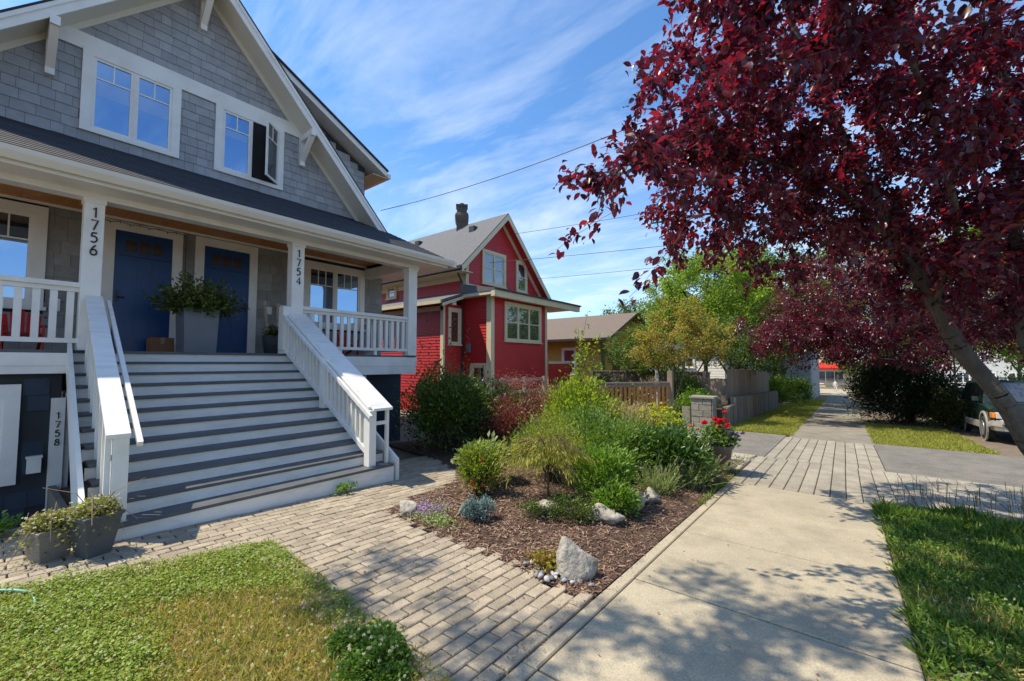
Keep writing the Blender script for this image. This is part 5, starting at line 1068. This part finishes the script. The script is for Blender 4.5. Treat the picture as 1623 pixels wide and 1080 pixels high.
shrub('iris', 'dark grassy clump of narrow leaves in front of the barberry', 'plant', B3(-4.35, 6.15), (.32, .32, .24), 800, .20, G2, 40, tm=(LEAFN, LEAFNF), spread=.25, up=1.2, stems=20)
t = shrub('dwarf_juniper', 'blue grey dwarf juniper beside a small pale rock', 'shrub', B3(-3.07, 3.34), (.16, .15, .12), 3200, .028, G8, 60, tm=(LEAFN, LEAFNF), width=2, spread=.17, stems=20, zmin=-.7)
t = thing('creeping_thyme', B3(-3.72, 3.1), 'purple flowering creeping thyme round the pointed rock', 'plant'); n = 1500; X = -3.72 + rng.normal(0, .15, n); Y = 3.16 + rng.normal(0, .09, n); P = np.column_stack([X, Y, bed_z(X, Y) + rng.uniform(0, .05, n)])
build(leaves(P, rdir(n, .1, 1), .022, None, LEAFR, LEAFRF), 'foliage', G9, t); sel = rng.random(n) < .45; build(leaves(P[sel] + (0, 0, .02), rdir(sel.sum(), .1, 1), .022, None, LEAFR, LEAFRF), 'flower', FT, t, kind='stuff')
t = thing('creeping_thyme', B3(-3.35, 3.02), 'low green thyme straggling along the brick path edge', 'plant'); n = 800; X = -3.42 + rng.normal(0, .14, n); Y = 3.05 + rng.normal(0, .06, n); P = np.column_stack([X, Y, bed_z(X, Y) + rng.uniform(0, .05, n)]); build(leaves(P, rdir(n, .1, 1), .022, None, LEAFR, LEAFRF), 'foliage', G9, t)
t = thing('sedum', B3(-1.93, 2.94), 'tiny yellow and russet sedum beside the large pale boulder', 'plant'); n = 500; P = np.array(B3(-1.95, 2.95)) + rng.normal(0, 1, (n, 3)) * (.07, .05, .03) + (0, 0, .05); build(leaves(P, rdir(n, -.1, 1), .03, None, LEAFR, LEAFRF), 'foliage', leafmat('sedum_leaf', [(.36, .34, .03), (.22, .22, .03), (.20, .05, .03), (.30, .28, .04)], .3), t)
def lavender(x, y, r, h, n, label):
    t = thing('lavender', B3(x, y), label, 'plant'); c = np.array(B3(x, y)); a = c + rng.normal(0, .35 * r, (n, 3)) * (1, 1, 0); e = a + np.column_stack([rng.normal(0, r * .75, n), rng.normal(0, r * .75, n), h * rng.uniform(.45, 1, n)])
    build(sticks(a, e, .003, .0018, 3), 'stem', G9, t); k = 16; tt = rng.uniform(.15, .95, (n, k, 1)); P = (a[:, None] + (e - a)[:, None] * tt).reshape(-1, 3); D = np.repeat(e - a, k, 0) * 1.2 + rdir(n * k) * .35; build(leaves(P, D, rng.uniform(.03, .055, n * k), None, LEAFN, LEAFNF, .9), 'foliage', G9, t)
    s = rng.random(n) < .18; build(sticks(e[s], e[s] + (e - a)[s] * .16, .005, .003, 5), 'flower_spike', leafmat('lavender_bud', [(.22, .16, .22), (.28, .22, .24), (.18, .17, .14)], .2, .7), t, kind='stuff')
lavender(-2.0, 5.72, .24, .40, 150, 'lavender clump nearest the craggy rocks at the bed edge'); lavender(-1.80, 6.35, .24, .42, 150, 'middle lavender clump along the sidewalk edge of the bed'); lavender(-1.70, 7.0, .22, .38, 130, 'lavender clump beside the flower pot')
# flower pot by the driveway
t = thing('flower_pot', (-1.68, 7.78, g(7.78)), 'round brown pot of red geraniums and purple petunias at the bed end', 'pot'); c = np.array([-1.68, 7.78, g(7.78)])
build(MB().lathe([(.14, 0), (.20, .40), (.225, .42), (.225, .47), (.20, .47), (.18, .40)], c, 24), 'pot', mat('brown_pot', (.13, .10, .085), .55, .12), t, smooth=True)
n = 1300; P = c + (0, 0, .58) + rdir(n, -.5, 1) * rng.uniform(.3, 1, (n, 1)) * (.34, .34, .26); build(leaves(P, rdir(n, -.4, 1), .055, None, LEAFR, LEAFRF), 'foliage', G2, t)
P = c + (-.02, -.02, .80) + rng.normal(0, 1, (13, 3)) * (.13, .13, .05); flowers(t, np.vstack([P, P + rng.normal(0, .02, P.shape)]), .055, FR, 16, 'geranium'); P = c + (.13, .05, .66) + rng.normal(0, 1, (34, 3)) * (.12, .14, .06); flowers(t, P, .05, FP, 10, 'petunia')
P = c + (-.42, -.35, .62) + rng.normal(0, 1, (7, 3)) * (.14, .14, .06); flowers(t, P, .04, FY, 12, 'yellow_bloom'); P = c + (-.25, -.2, .66) + rng.normal(0, 1, (8, 3)) * (.14, .14, .06); flowers(t, P, .045, FO, 12, 'orange_bloom'); build(sticks(c + (0, 0, .4) + np.zeros((1, 3)), c + (.08, .1, .98) + np.zeros((1, 3)), .006, .004), 'stem', G2, t); flowers(t, [c + (.08, .1, 1.0)], .05, FR, 14, 'geranium')
# pots by the stairs
def square_pot(name, x, y, a, b, h, m, label, seed):
    t = thing(name, (x, y, g(y)), label, 'pot'); z = g(y) - .005; R = lambda r, zz, ang=.35: [(x + r * (math.cos(ang) * i - math.sin(ang) * j), y + r * (math.sin(ang) * i + math.cos(ang) * j), z + zz) for i, j in ((-1, -1), (1, -1), (1, 1), (-1, 1))]
    build(MB().loft([R(a, 0), R(b, h), R(b + .012, h), R(b + .012, h + .03), R(b - .02, h + .03), R(b - .03, h - .02)]), 'pot', m, t, bevel=.006)
    n = 2200; P = np.array([x, y, z + h + .03]) + rdir(n, -.2, 1) * rng.uniform(.2, 1, (n, 1)) * (b * 1.35, b * 1.35, .13); ed = rng.random(n) < .12; P[ed] += np.column_stack([rng.normal(0, .06, ed.sum()), rng.normal(-.05, .08, ed.sum()), -rng.uniform(.02, .22, ed.sum())])
    build(leaves(P, rdir(n, -.5, 1), rng.uniform(.014, .032, n), None, LEAFR, LEAFRF), 'foliage', leafmat('pot_plant_leaf', [(.15, .19, .04), (.24, .27, .06), (.30, .27, .12), (.20, .16, .08), (.34, .32, .05)], .35), t)
    P = np.array([x, y, z + h + .10]) + rng.normal(0, 1, (60, 3)) * (b * .6, b * .6, .03); flowers(t, P, .014, LWH, 6, 'blossom')
    mb = MB()
    for i in range(9):
        a_ = rng.uniform(0, 6.28); p = np.array([x, y, z + h]); q = p + (math.cos(a_) * .12, math.sin(a_) * .12, rng.uniform(.08, .22)); e = q + (math.cos(a_) * rng.uniform(.05, .25), math.sin(a_) * rng.uniform(.05, .25), rng.uniform(-.35, .12)); e[2] = max(e[2], z + .02); mb.tube([p, q, e], [.004, .0035, .002], 5)
    build(mb, 'dry_stem', mat('dry_stem', (.30, .22, .15), .9), t)
square_pot('stair_pot', -5.12, .42, .09, .118, .22, M_potg, 'taupe square pot with straggly dry plants beside the stair foot', 1)
square_pot('stair_pot', -4.95, .66, .082, .128, .31, M_potd, 'charcoal tapered square pot with straggly plants beside the stair foot', 2)
hp = [(-6.1, -.35, .03), (-5.2, -.15, .04), (-4.72, .02, .05), (-4.50, .22, .045), (-4.40, .30, .03), (-4.1, .3, .02)]; build(MB().tube(hp, .013, 10).tube(hp[2:3] + [(-4.66, .08, .05)], .02, 10), 'garden_hose', M_hose, smooth=True, label='green garden hose lying where the brick path meets the lawn', cat='hose')
o = rock((1.35, 6.05, g(6) + .06), (.09, .05, .03), 77, 'crumpled pale blue wrapper lying in the boulevard grass', .4, mat('blue_wrapper', (.40, .52, .62), .4), None, 'paper_wrapper', 2, .6); o['category'] = 'litter'
shrub('small_weed', 'small green weed growing by the stair foot', 'weed', (-5.05, 3.0, g(3)), (.09, .14, .05), 160, .04, G4, 14, stems=8)
shrub('small_weed', 'green weed at the foot of the navy basement wall', 'weed', (-6.0, .05, g(0)), (.12, .25, .07), 260, .05, G4, 18, stems=8)

# ------------------------------------------------------------------ trees
class Tree:
    def __init__(s): s.p = []; s.par = []; s.mr = []; s.tips = []
    def limb(s, pts, r0, r1, parent=-1, step=.12):
        P = np.array(pts, float); seg = np.linalg.norm(np.diff(P, axis=0), axis=1); L = np.concatenate([[0], np.cumsum(seg)]); n = max(2, int(L[-1] / step)); tt = np.linspace(0, L[-1], n)
        Q = np.column_stack([np.interp(tt, L, P[:, k]) for k in range(3)])
        Q[1:-1] += rng.normal(0, .25 * r0, Q[1:-1].shape)
        for _ in range(2): Q[1:-1] = (Q[:-2] + 2 * Q[1:-1] + Q[2:]) / 4
        ids = []
        for k, q in enumerate(Q):
            if k == 0 and parent >= 0: prev = parent; continue
            s.p.append(q); s.par.append(prev if len(ids) or parent >= 0 else -1); s.mr.append(r0 + (r1 - r0) * k / (n - 1)); prev = len(s.p) - 1; ids.append(prev)
        return ids
    def colonize(s, T, seg=.16, sag=.12, jit=.04, lift=.0):
        base = np.array(s.p); d0 = np.array([np.min(np.linalg.norm(base - t, axis=1)) for t in T]); arr = list(s.p)
        A = np.zeros((len(s.p) + 40 * len(T), 3)); n0 = len(s.p); A[:n0] = base; cnt = n0
        for i in np.argsort(d0):
            t = T[i]; d = np.linalg.norm(A[:cnt] - t, axis=1) + .35 * np.maximum(A[:cnt, 2] - t[2], 0) * 0; k = int(np.argmin(d)); D = d[k]; m = int(min(30, max(2, round(D / seg)))); a = A[k].copy(); prev = k
            mid = (a + t) / 2 + (0, 0, sag * D) + rng.normal(0, jit * D + .01, 3)
            for j in range(1, m + 1):
                u = j / m; q = a * (1 - u) ** 2 + 2 * mid * u * (1 - u) + t * u * u + rng.normal(0, .008, 3); A[cnt] = q; s.p.append(q); s.par.append(prev); s.mr.append(0.0); prev = cnt; cnt += 1
            s.tips.append(prev)
    def radii(s, rt=.0028, ex=.46):
        n = len(s.p); c = np.zeros(n)
        for t in s.tips: c[t] += 1
        for i in range(n - 1, -1, -1):
            if s.par[i] >= 0: c[s.par[i]] += c[i]
        return np.maximum(rt * np.maximum(c, 1) ** ex, np.array(s.mr))
    def wood(s, R, sides=6):
        P = np.array(s.p); par = np.array(s.par); i = np.where(par >= 0)[0]; return sticks(P[par[i]], P[i], np.minimum(R[par[i]], R[i] * 1.35), R[i], sides)
    def twig_leaves(s, per, back, size, spread, droop, rnd):
        P, D = [], []; N = np.array(s.p)
        for t in s.tips:
            ch = [t]
            while len(ch) < back and s.par[ch[-1]] >= 0: ch.append(s.par[ch[-1]])
            q = N[ch]; k = len(ch); u = rng.uniform(0, k - 1, per); f = np.floor(u).astype(int); f2 = np.minimum(f + 1, k - 1); w = (u - f)[:, None]; p = q[f] * (1 - w) + q[f2] * w; d = q[0] - q[-1]; d = d / (np.linalg.norm(d) + 1e-6)
            P.append(p + rng.normal(0, spread, (per, 3))); D.append(d * .55 + rdir(per) * rnd - (0, 0, droop))
        P = np.vstack(P); return P, np.vstack(D), size * rng.uniform(.6, 1.2, len(P))
def in_poly(u, v, poly):
    r = np.zeros(len(u), bool); n = len(poly)
    for i in range(n):
        x0, y0 = poly[i]; x1, y1 = poly[(i + 1) % n]
        c_ = ((y0 > v) != (y1 > v)) & (u < (x1 - x0) * (v - y0) / (y1 - y0 + 1e-9) + x0); r ^= c_
    return r
def ell(n, blobs, shell=.0):
    out = []; vol = np.array([b[3] * b[4] * b[5] for b in blobs]); k = (n * vol / vol.sum()).astype(int) + 1
    for b, m in zip(blobs, k): d = rdir(m); r = (shell + (1 - shell) * rng.random((m, 1))) ** (1 / 2.4); out.append(np.array(b[:3]) + d * r * np.array(b[3:]))
    return np.vstack(out)
PUR = leafmat('plum_leaf', [(.026, .009, .021), (.038, .010, .023), (.055, .010, .022), (.105, .013, .021), (.036, .018, .034)], .43, .36, (4.8, 1.3, 1.6), spec=.65)  # last mauve stop puts leaf highlights into the colour
def plant_tree(name, label, base, tree, m, mw, per, back, size, spread, droop, rnd, rt=.0028, tm=(LEAF, LEAFF), width=1.0, singles=0, smooth_trunk=None, group=None):
    t = thing(name, base, label, 'tree', group); R = tree.radii(rt)
    tr = build(tree.wood(R), 'trunk', mw, t, smooth=True)
    P, D, S = tree.twig_leaves(per, back, size, spread, droop, rnd)
    if singles:
        u, v, d = project(P); ok = (u > 5) & (u < 1618) & (v > 5) & (v < 1075) & (d > .8); idx = np.argsort(np.where(ok, d - 1.2 * (u < 1150), 999))[:singles]
        X, Y, Z = frames(D[idx], rng.normal(0, .6, len(idx))); me = mesh_from('leaf', np.vstack([tm[0]]) * (width, 1, 1), [tuple(f) for f in tm[1]], m)
        for q, i in enumerate(idx):
            o = bpy.data.objects.new('leaf', me); M = Matrix(((X[q][0], Y[q][0], Z[q][0]), (X[q][1], Y[q][1], Z[q][1]), (X[q][2], Y[q][2], Z[q][2]))); o.matrix_local = Matrix.Translation(Vector(P[i] - WL[t])) @ (M * float(S[i])).to_4x4(); finish(o, t)
        keep = np.ones(len(P), bool); keep[idx] = False; P, D, S = P[keep], D[keep], S[keep]
    cr = build(leaves(P, D, S, None, tm[0], tm[1], width), 'crown', m, t, kind='stuff' if singles else None)
    return t
# the plum tree leaning over the sidewalk
CROWN = [(1035, -400), (1030, 0), (1085, 60), (1000, 88), (1010, 150), (985, 185), (1010, 235), (930, 225), (890, 262), (862, 300), (880, 350), (846, 378), (880, 410), (905, 440), (935, 470), (975, 505), (1005, 470), (1050, 445), (1120, 440), (1180, 470), (1210, 450), (1290, 440), (1350, 480), (1420, 515), (1480, 545), (1540, 575), (1623, 590), (2600, 640), (2600, -400)]
A = Tree(); b0 = (2.02, 7.15, g(7.15) - .05)
l1 = A.limb([b0, (1.52, 6.86, .80), (.9, 6.56, 2.05), (.58, 6.44, 2.84), (.3, 6.3, 3.6), (-.15, 6.0, 5.0), (-.5, 5.6, 6.2)], .105, .022)
l2 = A.limb([A.p[l1[4]], (1.75, 7.05, 1.0), (1.55, 7.05, 2.0), (1.55, 7.0, 2.9), (1.5, 6.7, 4.3), (1.2, 6.0, 6.2)], .08, .022, l1[4])
i = l1[len(l1) // 2]; A.limb([A.p[i], (.0, 5.3, 3.4), (-.7, 4.1, 3.5), (-1.15, 3.2, 3.25), (-1.4, 2.8, 2.95)], .034, .008, i)
i = l1[int(len(l1) * .4)]; A.limb([A.p[i], (.9, 5.6, 2.9), (.6, 4.6, 3.7), (.2, 3.6, 4.5)], .032, .012, i)
i = l1[int(len(l1) * .55)]; A.limb([A.p[i], (-.4, 6.8, 3.5), (-1.4, 6.6, 3.8), (-2.2, 6.2, 3.7)], .03, .012, i)
i = l2[len(l2) // 2]; A.limb([A.p[i], (2.2, 5.9, 3.6), (2.2, 4.6, 4.4)], .03, .012, i)
i = l2[int(len(l2) * .35)]; A.limb([A.p[i], (1.9, 8.0, 2.6), (2.2, 9.2, 3.3)], .03, .012, i)
T = ell(9000, [(.3, 6.0, 4.4, 2.7, 2.4, 2.3), (-1.35, 2.85, 2.8, .95, .75, .75), (-.95, 3.1, 3.6, .95, .8, .75), (-.9, 4.0, 3.3, .9, .8, .8), (.0, 3.9, 4.3, 1.4, 1.1, 1.1), (-.6, 5.4, 3.4, 1.2, 1.1, .9), (1.9, 7.4, 3.6, 1.7, 1.9, 1.5), (.9, 6.2, 2.6, 1.5, 1.1, .8), (1.5, 7.6, 2.3, 1.2, 1.0, .7), (-.5, 3.4, 4.8, 1.2, .9, .9)])
u, v, d = project(T); ok = in_poly(u, v, CROWN) & (d > 2.0); T = T[ok]; T = T[rng.permutation(len(T))][:1950]
A.colonize(T, seg=.13, sag=.10)
plant_tree('plum_tree', 'purple leaved plum tree leaning over the sidewalk with low branches', b0, A, PUR, M_bark, 34, 5, .078, .045, .35, .75, rt=.0017, singles=300, width=1.0, tm=(LEAFO, LEAFOF))
# a second plum on the boulevard beyond the driveway
C = Tree(); b0 = (2.2, 24.2, g(24.2) - .05)
l1 = C.limb([b0, (2.1, 24.0, 1.0), (1.7, 23, 2.2), (1.2, 21.5, 3.4), (.7, 20.2, 4.6)], .12, .03); i = l1[len(l1) // 3]; C.limb([C.p[i], (3.2, 22.3, 2.4), (3.8, 20.4, 3.0)], .07, .02, i); i = l1[len(l1) // 2]; C.limb([C.p[i], (.2, 20.6, 2.8), (-1.4, 19.2, 2.9)], .06, .02, i)
T = ell(1800, [(.8, 20.6, 4.2, 3.4, 3.4, 2.2), (-1.0, 19.2, 2.5, 2.1, 2.0, 1.15), (1.2, 19.6, 2.3, 2.4, 2.0, 1.0), (3.6, 20.8, 3.2, 2.0, 2.0, 1.6), (-2.2, 18.6, 2.7, 1.3, 1.6, .9), (2.6, 19.0, 1.9, 1.9, 1.2, .7), (.2, 19.0, 1.9, 1.6, 1.2, .6)]); T = T[T[:, 2] > 1.0]
C.colonize(T, seg=.25, sag=.05)
plant_tree('plum_tree', 'farther purple leaved plum tree spreading low over the sidewalk beyond the driveway', b0, C, PUR, M_bark, 32, 4, .10, .10, .3, .8, rt=.004)
# the tree on the lawn behind the viewpoint that dapples the path
Bt = Tree(); b0 = (-2.9, -2.9, g(-2.9) - .05)
l1 = Bt.limb([b0, (-2.9, -2.7, 2), (-3.1, -2.0, 4.2), (-3.7, -.6, 6.0), (-4.0, .3, 6.6)], .17, .012); i = l1[len(l1) // 2]; Bt.limb([Bt.p[i], (-2.9, -.6, 5.8)], .06, .012, i)
def casters(n, gx0, gx1, gy0, gy1, z0, z1):
    x = rng.uniform(gx0, gx1, n); y = rng.uniform(gy0, gy1, n); z = rng.uniform(z0, z1, n); return np.column_stack([x + SUN.x / SUN.z * z, y + SUN.y / SUN.z * z, z])
T = np.vstack([casters(46, -1.6, .2, 1.5, 2.7, 5.6, 7.2), casters(40, -.8, .6, 2.3, 3.7, 5.4, 6.6), casters(30, -3.3, -1.4, 1.4, 2.3, 6.2, 7.6), casters(20, -1.2, .1, 3.0, 3.9, 5.8, 6.8), casters(80, .1, 2.3, 1.2, 4.8, 5.2, 7.0)])
u, v, d = project(T); T = T[(v < -70) | (d < .4) | (u < -80)]; Bt.colonize(T, seg=.2, sag=.08)
plant_tree('plum_tree', 'tall purple plum tree on the lawn whose crown dapples the path with shade', b0, Bt, PUR, M_bark, 40, 5, .085, .10, .3, .8, rt=.004)
# garden trees beyond the driveway
def simple_tree(name, label, base, limbs, blobs, nt, m, per, size, mw=None, zcut=None, spread=.10, r=.05, tm=(LEAFR, LEAFRF), width=.8, group=None, seg=.3, back=4, rt=.005):
    t = Tree()
    first = t.limb([base] + limbs[0], r, r * .3)
    for L in limbs[1:]: i = first[int(len(first) * L[0])]; t.limb([t.p[i]] + L[1:], r * .6, r * .25, i)
    T = ell(nt, blobs, .15)
    if zcut is not None: T = T[T[:, 2] > zcut]
    t.colonize(T, seg=seg, sag=.05); return plant_tree(name, label, base, t, m, mw or M_bark, per, back, size, spread, .1, .9, rt=rt, tm=tm, width=width, group=group)
GY = leafmat('gold_green_leaf', [(.20, .22, .035), (.30, .27, .05), (.36, .22, .05), (.26, .28, .05), (.42, .20, .06)], .45, .5)
GT = leafmat('tree_green_leaf', [(.04, .085, .014), (.07, .13, .02), (.11, .18, .03), (.16, .23, .04)], .4, .5)
GL = leafmat('tree_lime_leaf', [(.12, .20, .02), (.19, .28, .03), (.26, .34, .05), (.10, .16, .02)], .45, .5)
GD = leafmat('hedge_leaf', [(.008, .018, .006), (.014, .028, .009), (.022, .04, .013), (.035, .05, .02)], .15, .4)
simple_tree('smoke_tree', 'multi stemmed garden tree with gold and orange tinted leaves above the planting', (-5.0, 16.4, -.1), [[(-4.8, 16.4, .8), (-4.6, 16.3, 1.8), (-4.4, 16.2, 3)], [.1, (-5.5, 16.4, 1.0), (-6.0, 16.3, 2.2)], [.12, (-4.4, 16.6, 1.0), (-3.8, 16.6, 2.0)], [.15, (-5.1, 16.6, 1.5), (-5.3, 16.6, 3.0)]],
            [(-4.9, 16.4, 2.5, 1.9, 1.4, 1.2), (-5.9, 16.3, 2.2, 1.1, 1.0, .8), (-4.9, 16.4, 3.5, 1.1, .9, .8), (-3.7, 16.5, 2.4, 1.0, 1.0, .8)], 330, GY, 34, .085, zcut=1.25)
simple_tree('garden_tree', 'dark green broadleaf tree behind the board fence left of the smoke tree', (-7.6, 19.0, -.4), [[(-7.6, 19, 1.0), (-7.5, 19, 2.4)], [.4, (-6.6, 19, 1.8)], [.4, (-8.6, 19, 1.9)]], [(-7.3, 19.0, 2.2, 2.1, 1.2, 1.2), (-6.2, 18.6, 1.5, 1.2, 1.0, .7)], 300, GT, 34, .10)
simple_tree('garden_tree', 'dense green tree over the plank fence', (-4.2, 22, -.6), [[(-4.2, 22, 1.2), (-4.1, 22, 3)], [.4, (-3.2, 22, 2.4)], [.4, (-5.2, 22.4, 2.6)]], [(-4.2, 22, 2.6, 2.3, 2.4, 1.3), (-3.0, 23, 1.9, 1.5, 2.4, .9)], 330, GT, 36, .12, zcut=.9)
simple_tree('maple_tree', 'tall lime green tree rising behind the plank fence', (-6.2, 26, -.8), [[(-6.2, 26, 2), (-6.0, 26, 5), (-6, 26, 7)], [.3, (-4.2, 25.6, 4.5)], [.3, (-8.2, 26, 4.5)], [.5, (-4.6, 26, 6.5)]], [(-6, 26, 5.8, 3.8, 2.8, 3.2), (-4.0, 25.5, 4.2, 2.2, 2.0, 2.2), (-7.6, 25.8, 4.6, 2.4, 2.0, 2.2)], 640, GL, 36, .16, r=.14, spread=.16)
simple_tree('maple_tree', 'tall dark green tree behind the white house gable', (-3.4, 31.5, -1), [[(-3.4, 31.5, 2), (-3.2, 31.5, 5), (-3.2, 31.5, 8)], [.3, (-1.4, 31, 5)], [.3, (-5.4, 31.5, 5)], [.5, (-1.8, 31, 7)]], [(-3.2, 31.5, 6.4, 3.6, 2.8, 3.6), (-1.2, 31, 4.6, 2.2, 2.2, 1.8), (-6.0, 31.5, 5.2, 2.4, 2.2, 2.4)], 560, GT, 38, .19, r=.16, spread=.18)
simple_tree('street_tree', 'leafy green tree across the street opposite the parked cars', (8.8, 31, -1.1), [[(8.8, 31, 2), (8.6, 31, 5), (8.2, 31, 8)], [.3, (10.2, 31, 4.2)], [.3, (6.6, 31, 5)], [.5, (6.0, 30.5, 7)]], [(8.0, 31, 5.4, 3.4, 2.8, 4.6), (6.4, 30.5, 7.0, 2.6, 2.4, 2.6)], 620, GL, 38, .19, r=.14, spread=.2)
shrub('hedge_row', 'mixed green hedge across the street behind the parked cars', 'hedge', (8.6, 36, g(36)), (2.2, 3.0, 1.2), 7000, .16, GT, 120, spread=.14, stems=30, zmin=-.8)
simple_tree('maple_tree', 'large green street tree far behind the hedge', (2.2, 34, -1.2), [[(2.2, 34, 2), (2.0, 34, 5), (1.8, 34, 8)], [.3, (4.5, 34, 4.5)], [.3, (0, 34, 4.5)], [.5, (3.6, 34, 7)]], [(2.0, 34, 6.2, 4.2, 3.0, 3.6), (4.6, 34, 4.0, 2.4, 2.4, 1.6), (-.6, 33, 4.6, 2.2, 2.2, 1.8)], 620, GL, 36, .19, r=.18, spread=.2)
simple_tree('maple_tree', 'broad green tree far off on the left side of the sidewalk', (-3.6, 38, -1.3), [[(-3.6, 38, 2), (-3.6, 38, 5)], [.3, (-1.8, 38, 4)], [.3, (-5.6, 38, 4)]], [(-3.6, 38, 5.2, 3.6, 2.8, 3.0), (-2.0, 37, 3.4, 1.8, 2, 1.3)], 420, GT, 36, .2, r=.16, spread=.2)
simple_tree('maple_tree', 'green tree beyond the side street over the far sidewalk', (1.5, 88, -3), [[(1.5, 88, 2), (1.5, 88, 5)], [.3, (4, 88, 4)], [.3, (-1, 88, 4)]], [(1.5, 88, 3.2, 4.5, 3, 4.0), (8, 88, 4, 4.5, 3, 4)], 300, GT, 36, .36, r=.2, spread=.35, seg=.6)
for x, y, hh, lb, m in ((9.5, 40, 5.5, 'green tree across the street nearest the parked cars', GL), (12.5, 58, 7, 'green tree across the street by the cream house', GT), (10.5, 72, 7, 'pale green tree across the street near the apartment block', GL), (5.6, 62, 6, 'green street tree past the farthest parked car', GT)):
    z = float(g(y)); simple_tree('street_tree', lb, (x, y, z), [[(x, y, z + hh * .45), (x, y, z + hh)], [.4, (x + 1.4, y, z + hh * .8)], [.4, (x - 1.4, y, z + hh * .8)]], [(x, y, z + hh, 2.8, 2.6, hh * .5)], 240, m, 34, .26, r=.15, spread=.24, seg=.5)
simple_tree('maple_tree', 'very tall green tree far behind the lime green tree', (-9, 41, -1.4), [[(-9, 41, 3), (-9, 41, 7), (-8.8, 41, 10)], [.3, (-6, 41, 6)], [.3, (-12, 41, 6)], [.5, (-6.6, 41, 9)]], [(-9, 41, 8.0, 5.0, 3.2, 4.6), (-5.4, 41, 6.4, 3.0, 2.6, 3.0), (-12, 41, 6.0, 3.0, 2.6, 2.6)], 640, GT, 38, .26, r=.22, spread=.26, seg=.5)
simple_tree('maple_tree', 'rounded green treetop behind the yellow house', (-14, 34, -1), [[(-14, 34, 3), (-14, 34, 6)], [.3, (-12, 34, 5)], [.3, (-16, 34, 5)]], [(-13.5, 34, 4.6, 3.6, 2.8, 2.4)], 300, GT, 36, .2, r=.16, spread=.2)
# dark hedge bush on the boulevard, and planting behind the gate
shrub('hedge_bush', 'large dark evergreen bush between the sidewalk and the parked cars', 'bush', (1.75, 22.6, g(22.6)), (1.55, 1.9, 1.28), 24000, .12, GD, 260, spread=.13, stems=60, zmin=-.9, shell=.55, width=.7)
shrub('hedge_bush', 'smaller ragged bush at the right end of the dark evergreen bush', 'bush', (2.75, 20.7, g(20.7)), (.55, .7, .75), 4200, .11, leafmat('ragged_leaf', [(.03, .05, .012), (.05, .08, .02), (.09, .10, .03), (.02, .04, .01)], .3), 70, spread=.16, stems=30, zmin=-.8, width=.7)
shrub('clipped_shrub', 'clipped round evergreen dome behind the picket gate', 'shrub', (-7.6, 16.2, -.5), (.75, .75, .85), 9000, .05, GD, 200, spread=.07, stems=20, zmin=-.8, shell=.9)
shrub('garden_shrub', 'light green leafy plants between the gate post and the pillar', 'shrub', (-4.1, 15.8, -.35), (.7, .5, .45), 3600, .08, G4, 70, spread=.18, stems=30)
shrub('garden_shrub', 'dark leafy shrub behind the gate post', 'shrub', (-4.9, 16.9, -.35), (.7, .6, .75), 3600, .09, GT, 70, spread=.18, stems=30)
t = shrub('daisy_clump', 'white daisies in the bed behind the picket gate', 'plant', (-7.2, 16.9, -.45), (1.2, .6, .55), 2600, .06, GT, 50, spread=.18, stems=30); P = np.array([-7.2, 16.9, .1]) + rdir(90, .1, 1) * (1.2, .6, .62); flowers(t, P, .05, LWH, 8)
shrub('garden_shrub', 'green shrub at the far end of the retaining wall beside the verge', 'shrub', (-3.2, 30.5, g(30.5)), (1.0, 1.4, .95), 5200, .12, GT, 90, spread=.16, stems=30, zmin=-.7)
shrub('garden_shrub', 'shaded green shrub spilling on to the verge near the ribbed building', 'shrub', (-2.7, 36, g(36)), (1.0, 1.8, .8), 4200, .14, GT, 80, spread=.16, stems=30, zmin=-.7)
shrub('garden_shrub', 'leafy green shrub behind the driveway below the red bay', 'shrub', (-8.4, 14.0, -.5), (1.4, .9, .6), 4200, .09, G2, 80, spread=.16, stems=30)
# low weeds in joints
n = 500; X = np.concatenate([rng.normal(-1.46, .03, 300), rng.uniform(-2.2, -1.45, 200)]); Y = np.concatenate([rng.uniform(5.6, 8.2, 300), rng.uniform(8.2, 10.2, 200)]); P = np.column_stack([X, Y, g(Y)])
build(leaves(P, rdir(n, .1, 1), rng.uniform(.03, .09, n), None, LEAFN, LEAFNF, 1.0), 'edge_grass', LGR, kind='stuff', label='grass tufts in the joints beside the driveway', cat='grass')

# ------------------------------------------------------------------ a person far down the street
def person(x, y, label):
    z = float(g(y)); t = thing('person', (x, y, z), label, 'person'); me = bpy.data.meshes.new('body')
    V = [(0, 0, .95), (0, 0, 1.2), (0, 0, 1.42), (0, 0, 1.52), (0, .01, 1.66), (.09, 0, .92), (.11, -.12, .5), (.11, -.02, .06), (.11, -.14, .03), (-.09, 0, .92), (-.10, .14, .5), (-.10, .26, .10), (-.10, .16, .04), (.19, 0, 1.40), (.24, .06, 1.14), (.23, -.08, .92), (-.19, 0, 1.40), (-.24, -.05, 1.14), (-.23, -.18, .95)]
    E = [(0, 1), (1, 2), (2, 3), (3, 4), (0, 5), (5, 6), (6, 7), (7, 8), (0, 9), (9, 10), (10, 11), (11, 12), (2, 13), (13, 14), (14, 15), (2, 16), (16, 17), (17, 18)]
    R = [.15, .14, .15, .06, .10, .09, .065, .045, .04, .09, .065, .045, .04, .06, .045, .035, .06, .045, .035]
    me.from_pydata(V, E, []); me.update(); o = bpy.data.objects.new('body', me); WL[o] = WL[t]; finish(o, t); sk = o.modifiers.new('skin', 'SKIN'); o.modifiers.new('smooth', 'SUBSURF').levels = 1
    for i, rr in enumerate(R): me.skin_vertices[0].data[i].radius = (rr, rr * .8)
    me.skin_vertices[0].data[0].use_root = True
    me.materials.append(mat('pale_shirt', (.62, .58, .54), .8))
try: person(-.85, 73.5, 'person in pale clothes walking on the far side street')
except Exception: pass
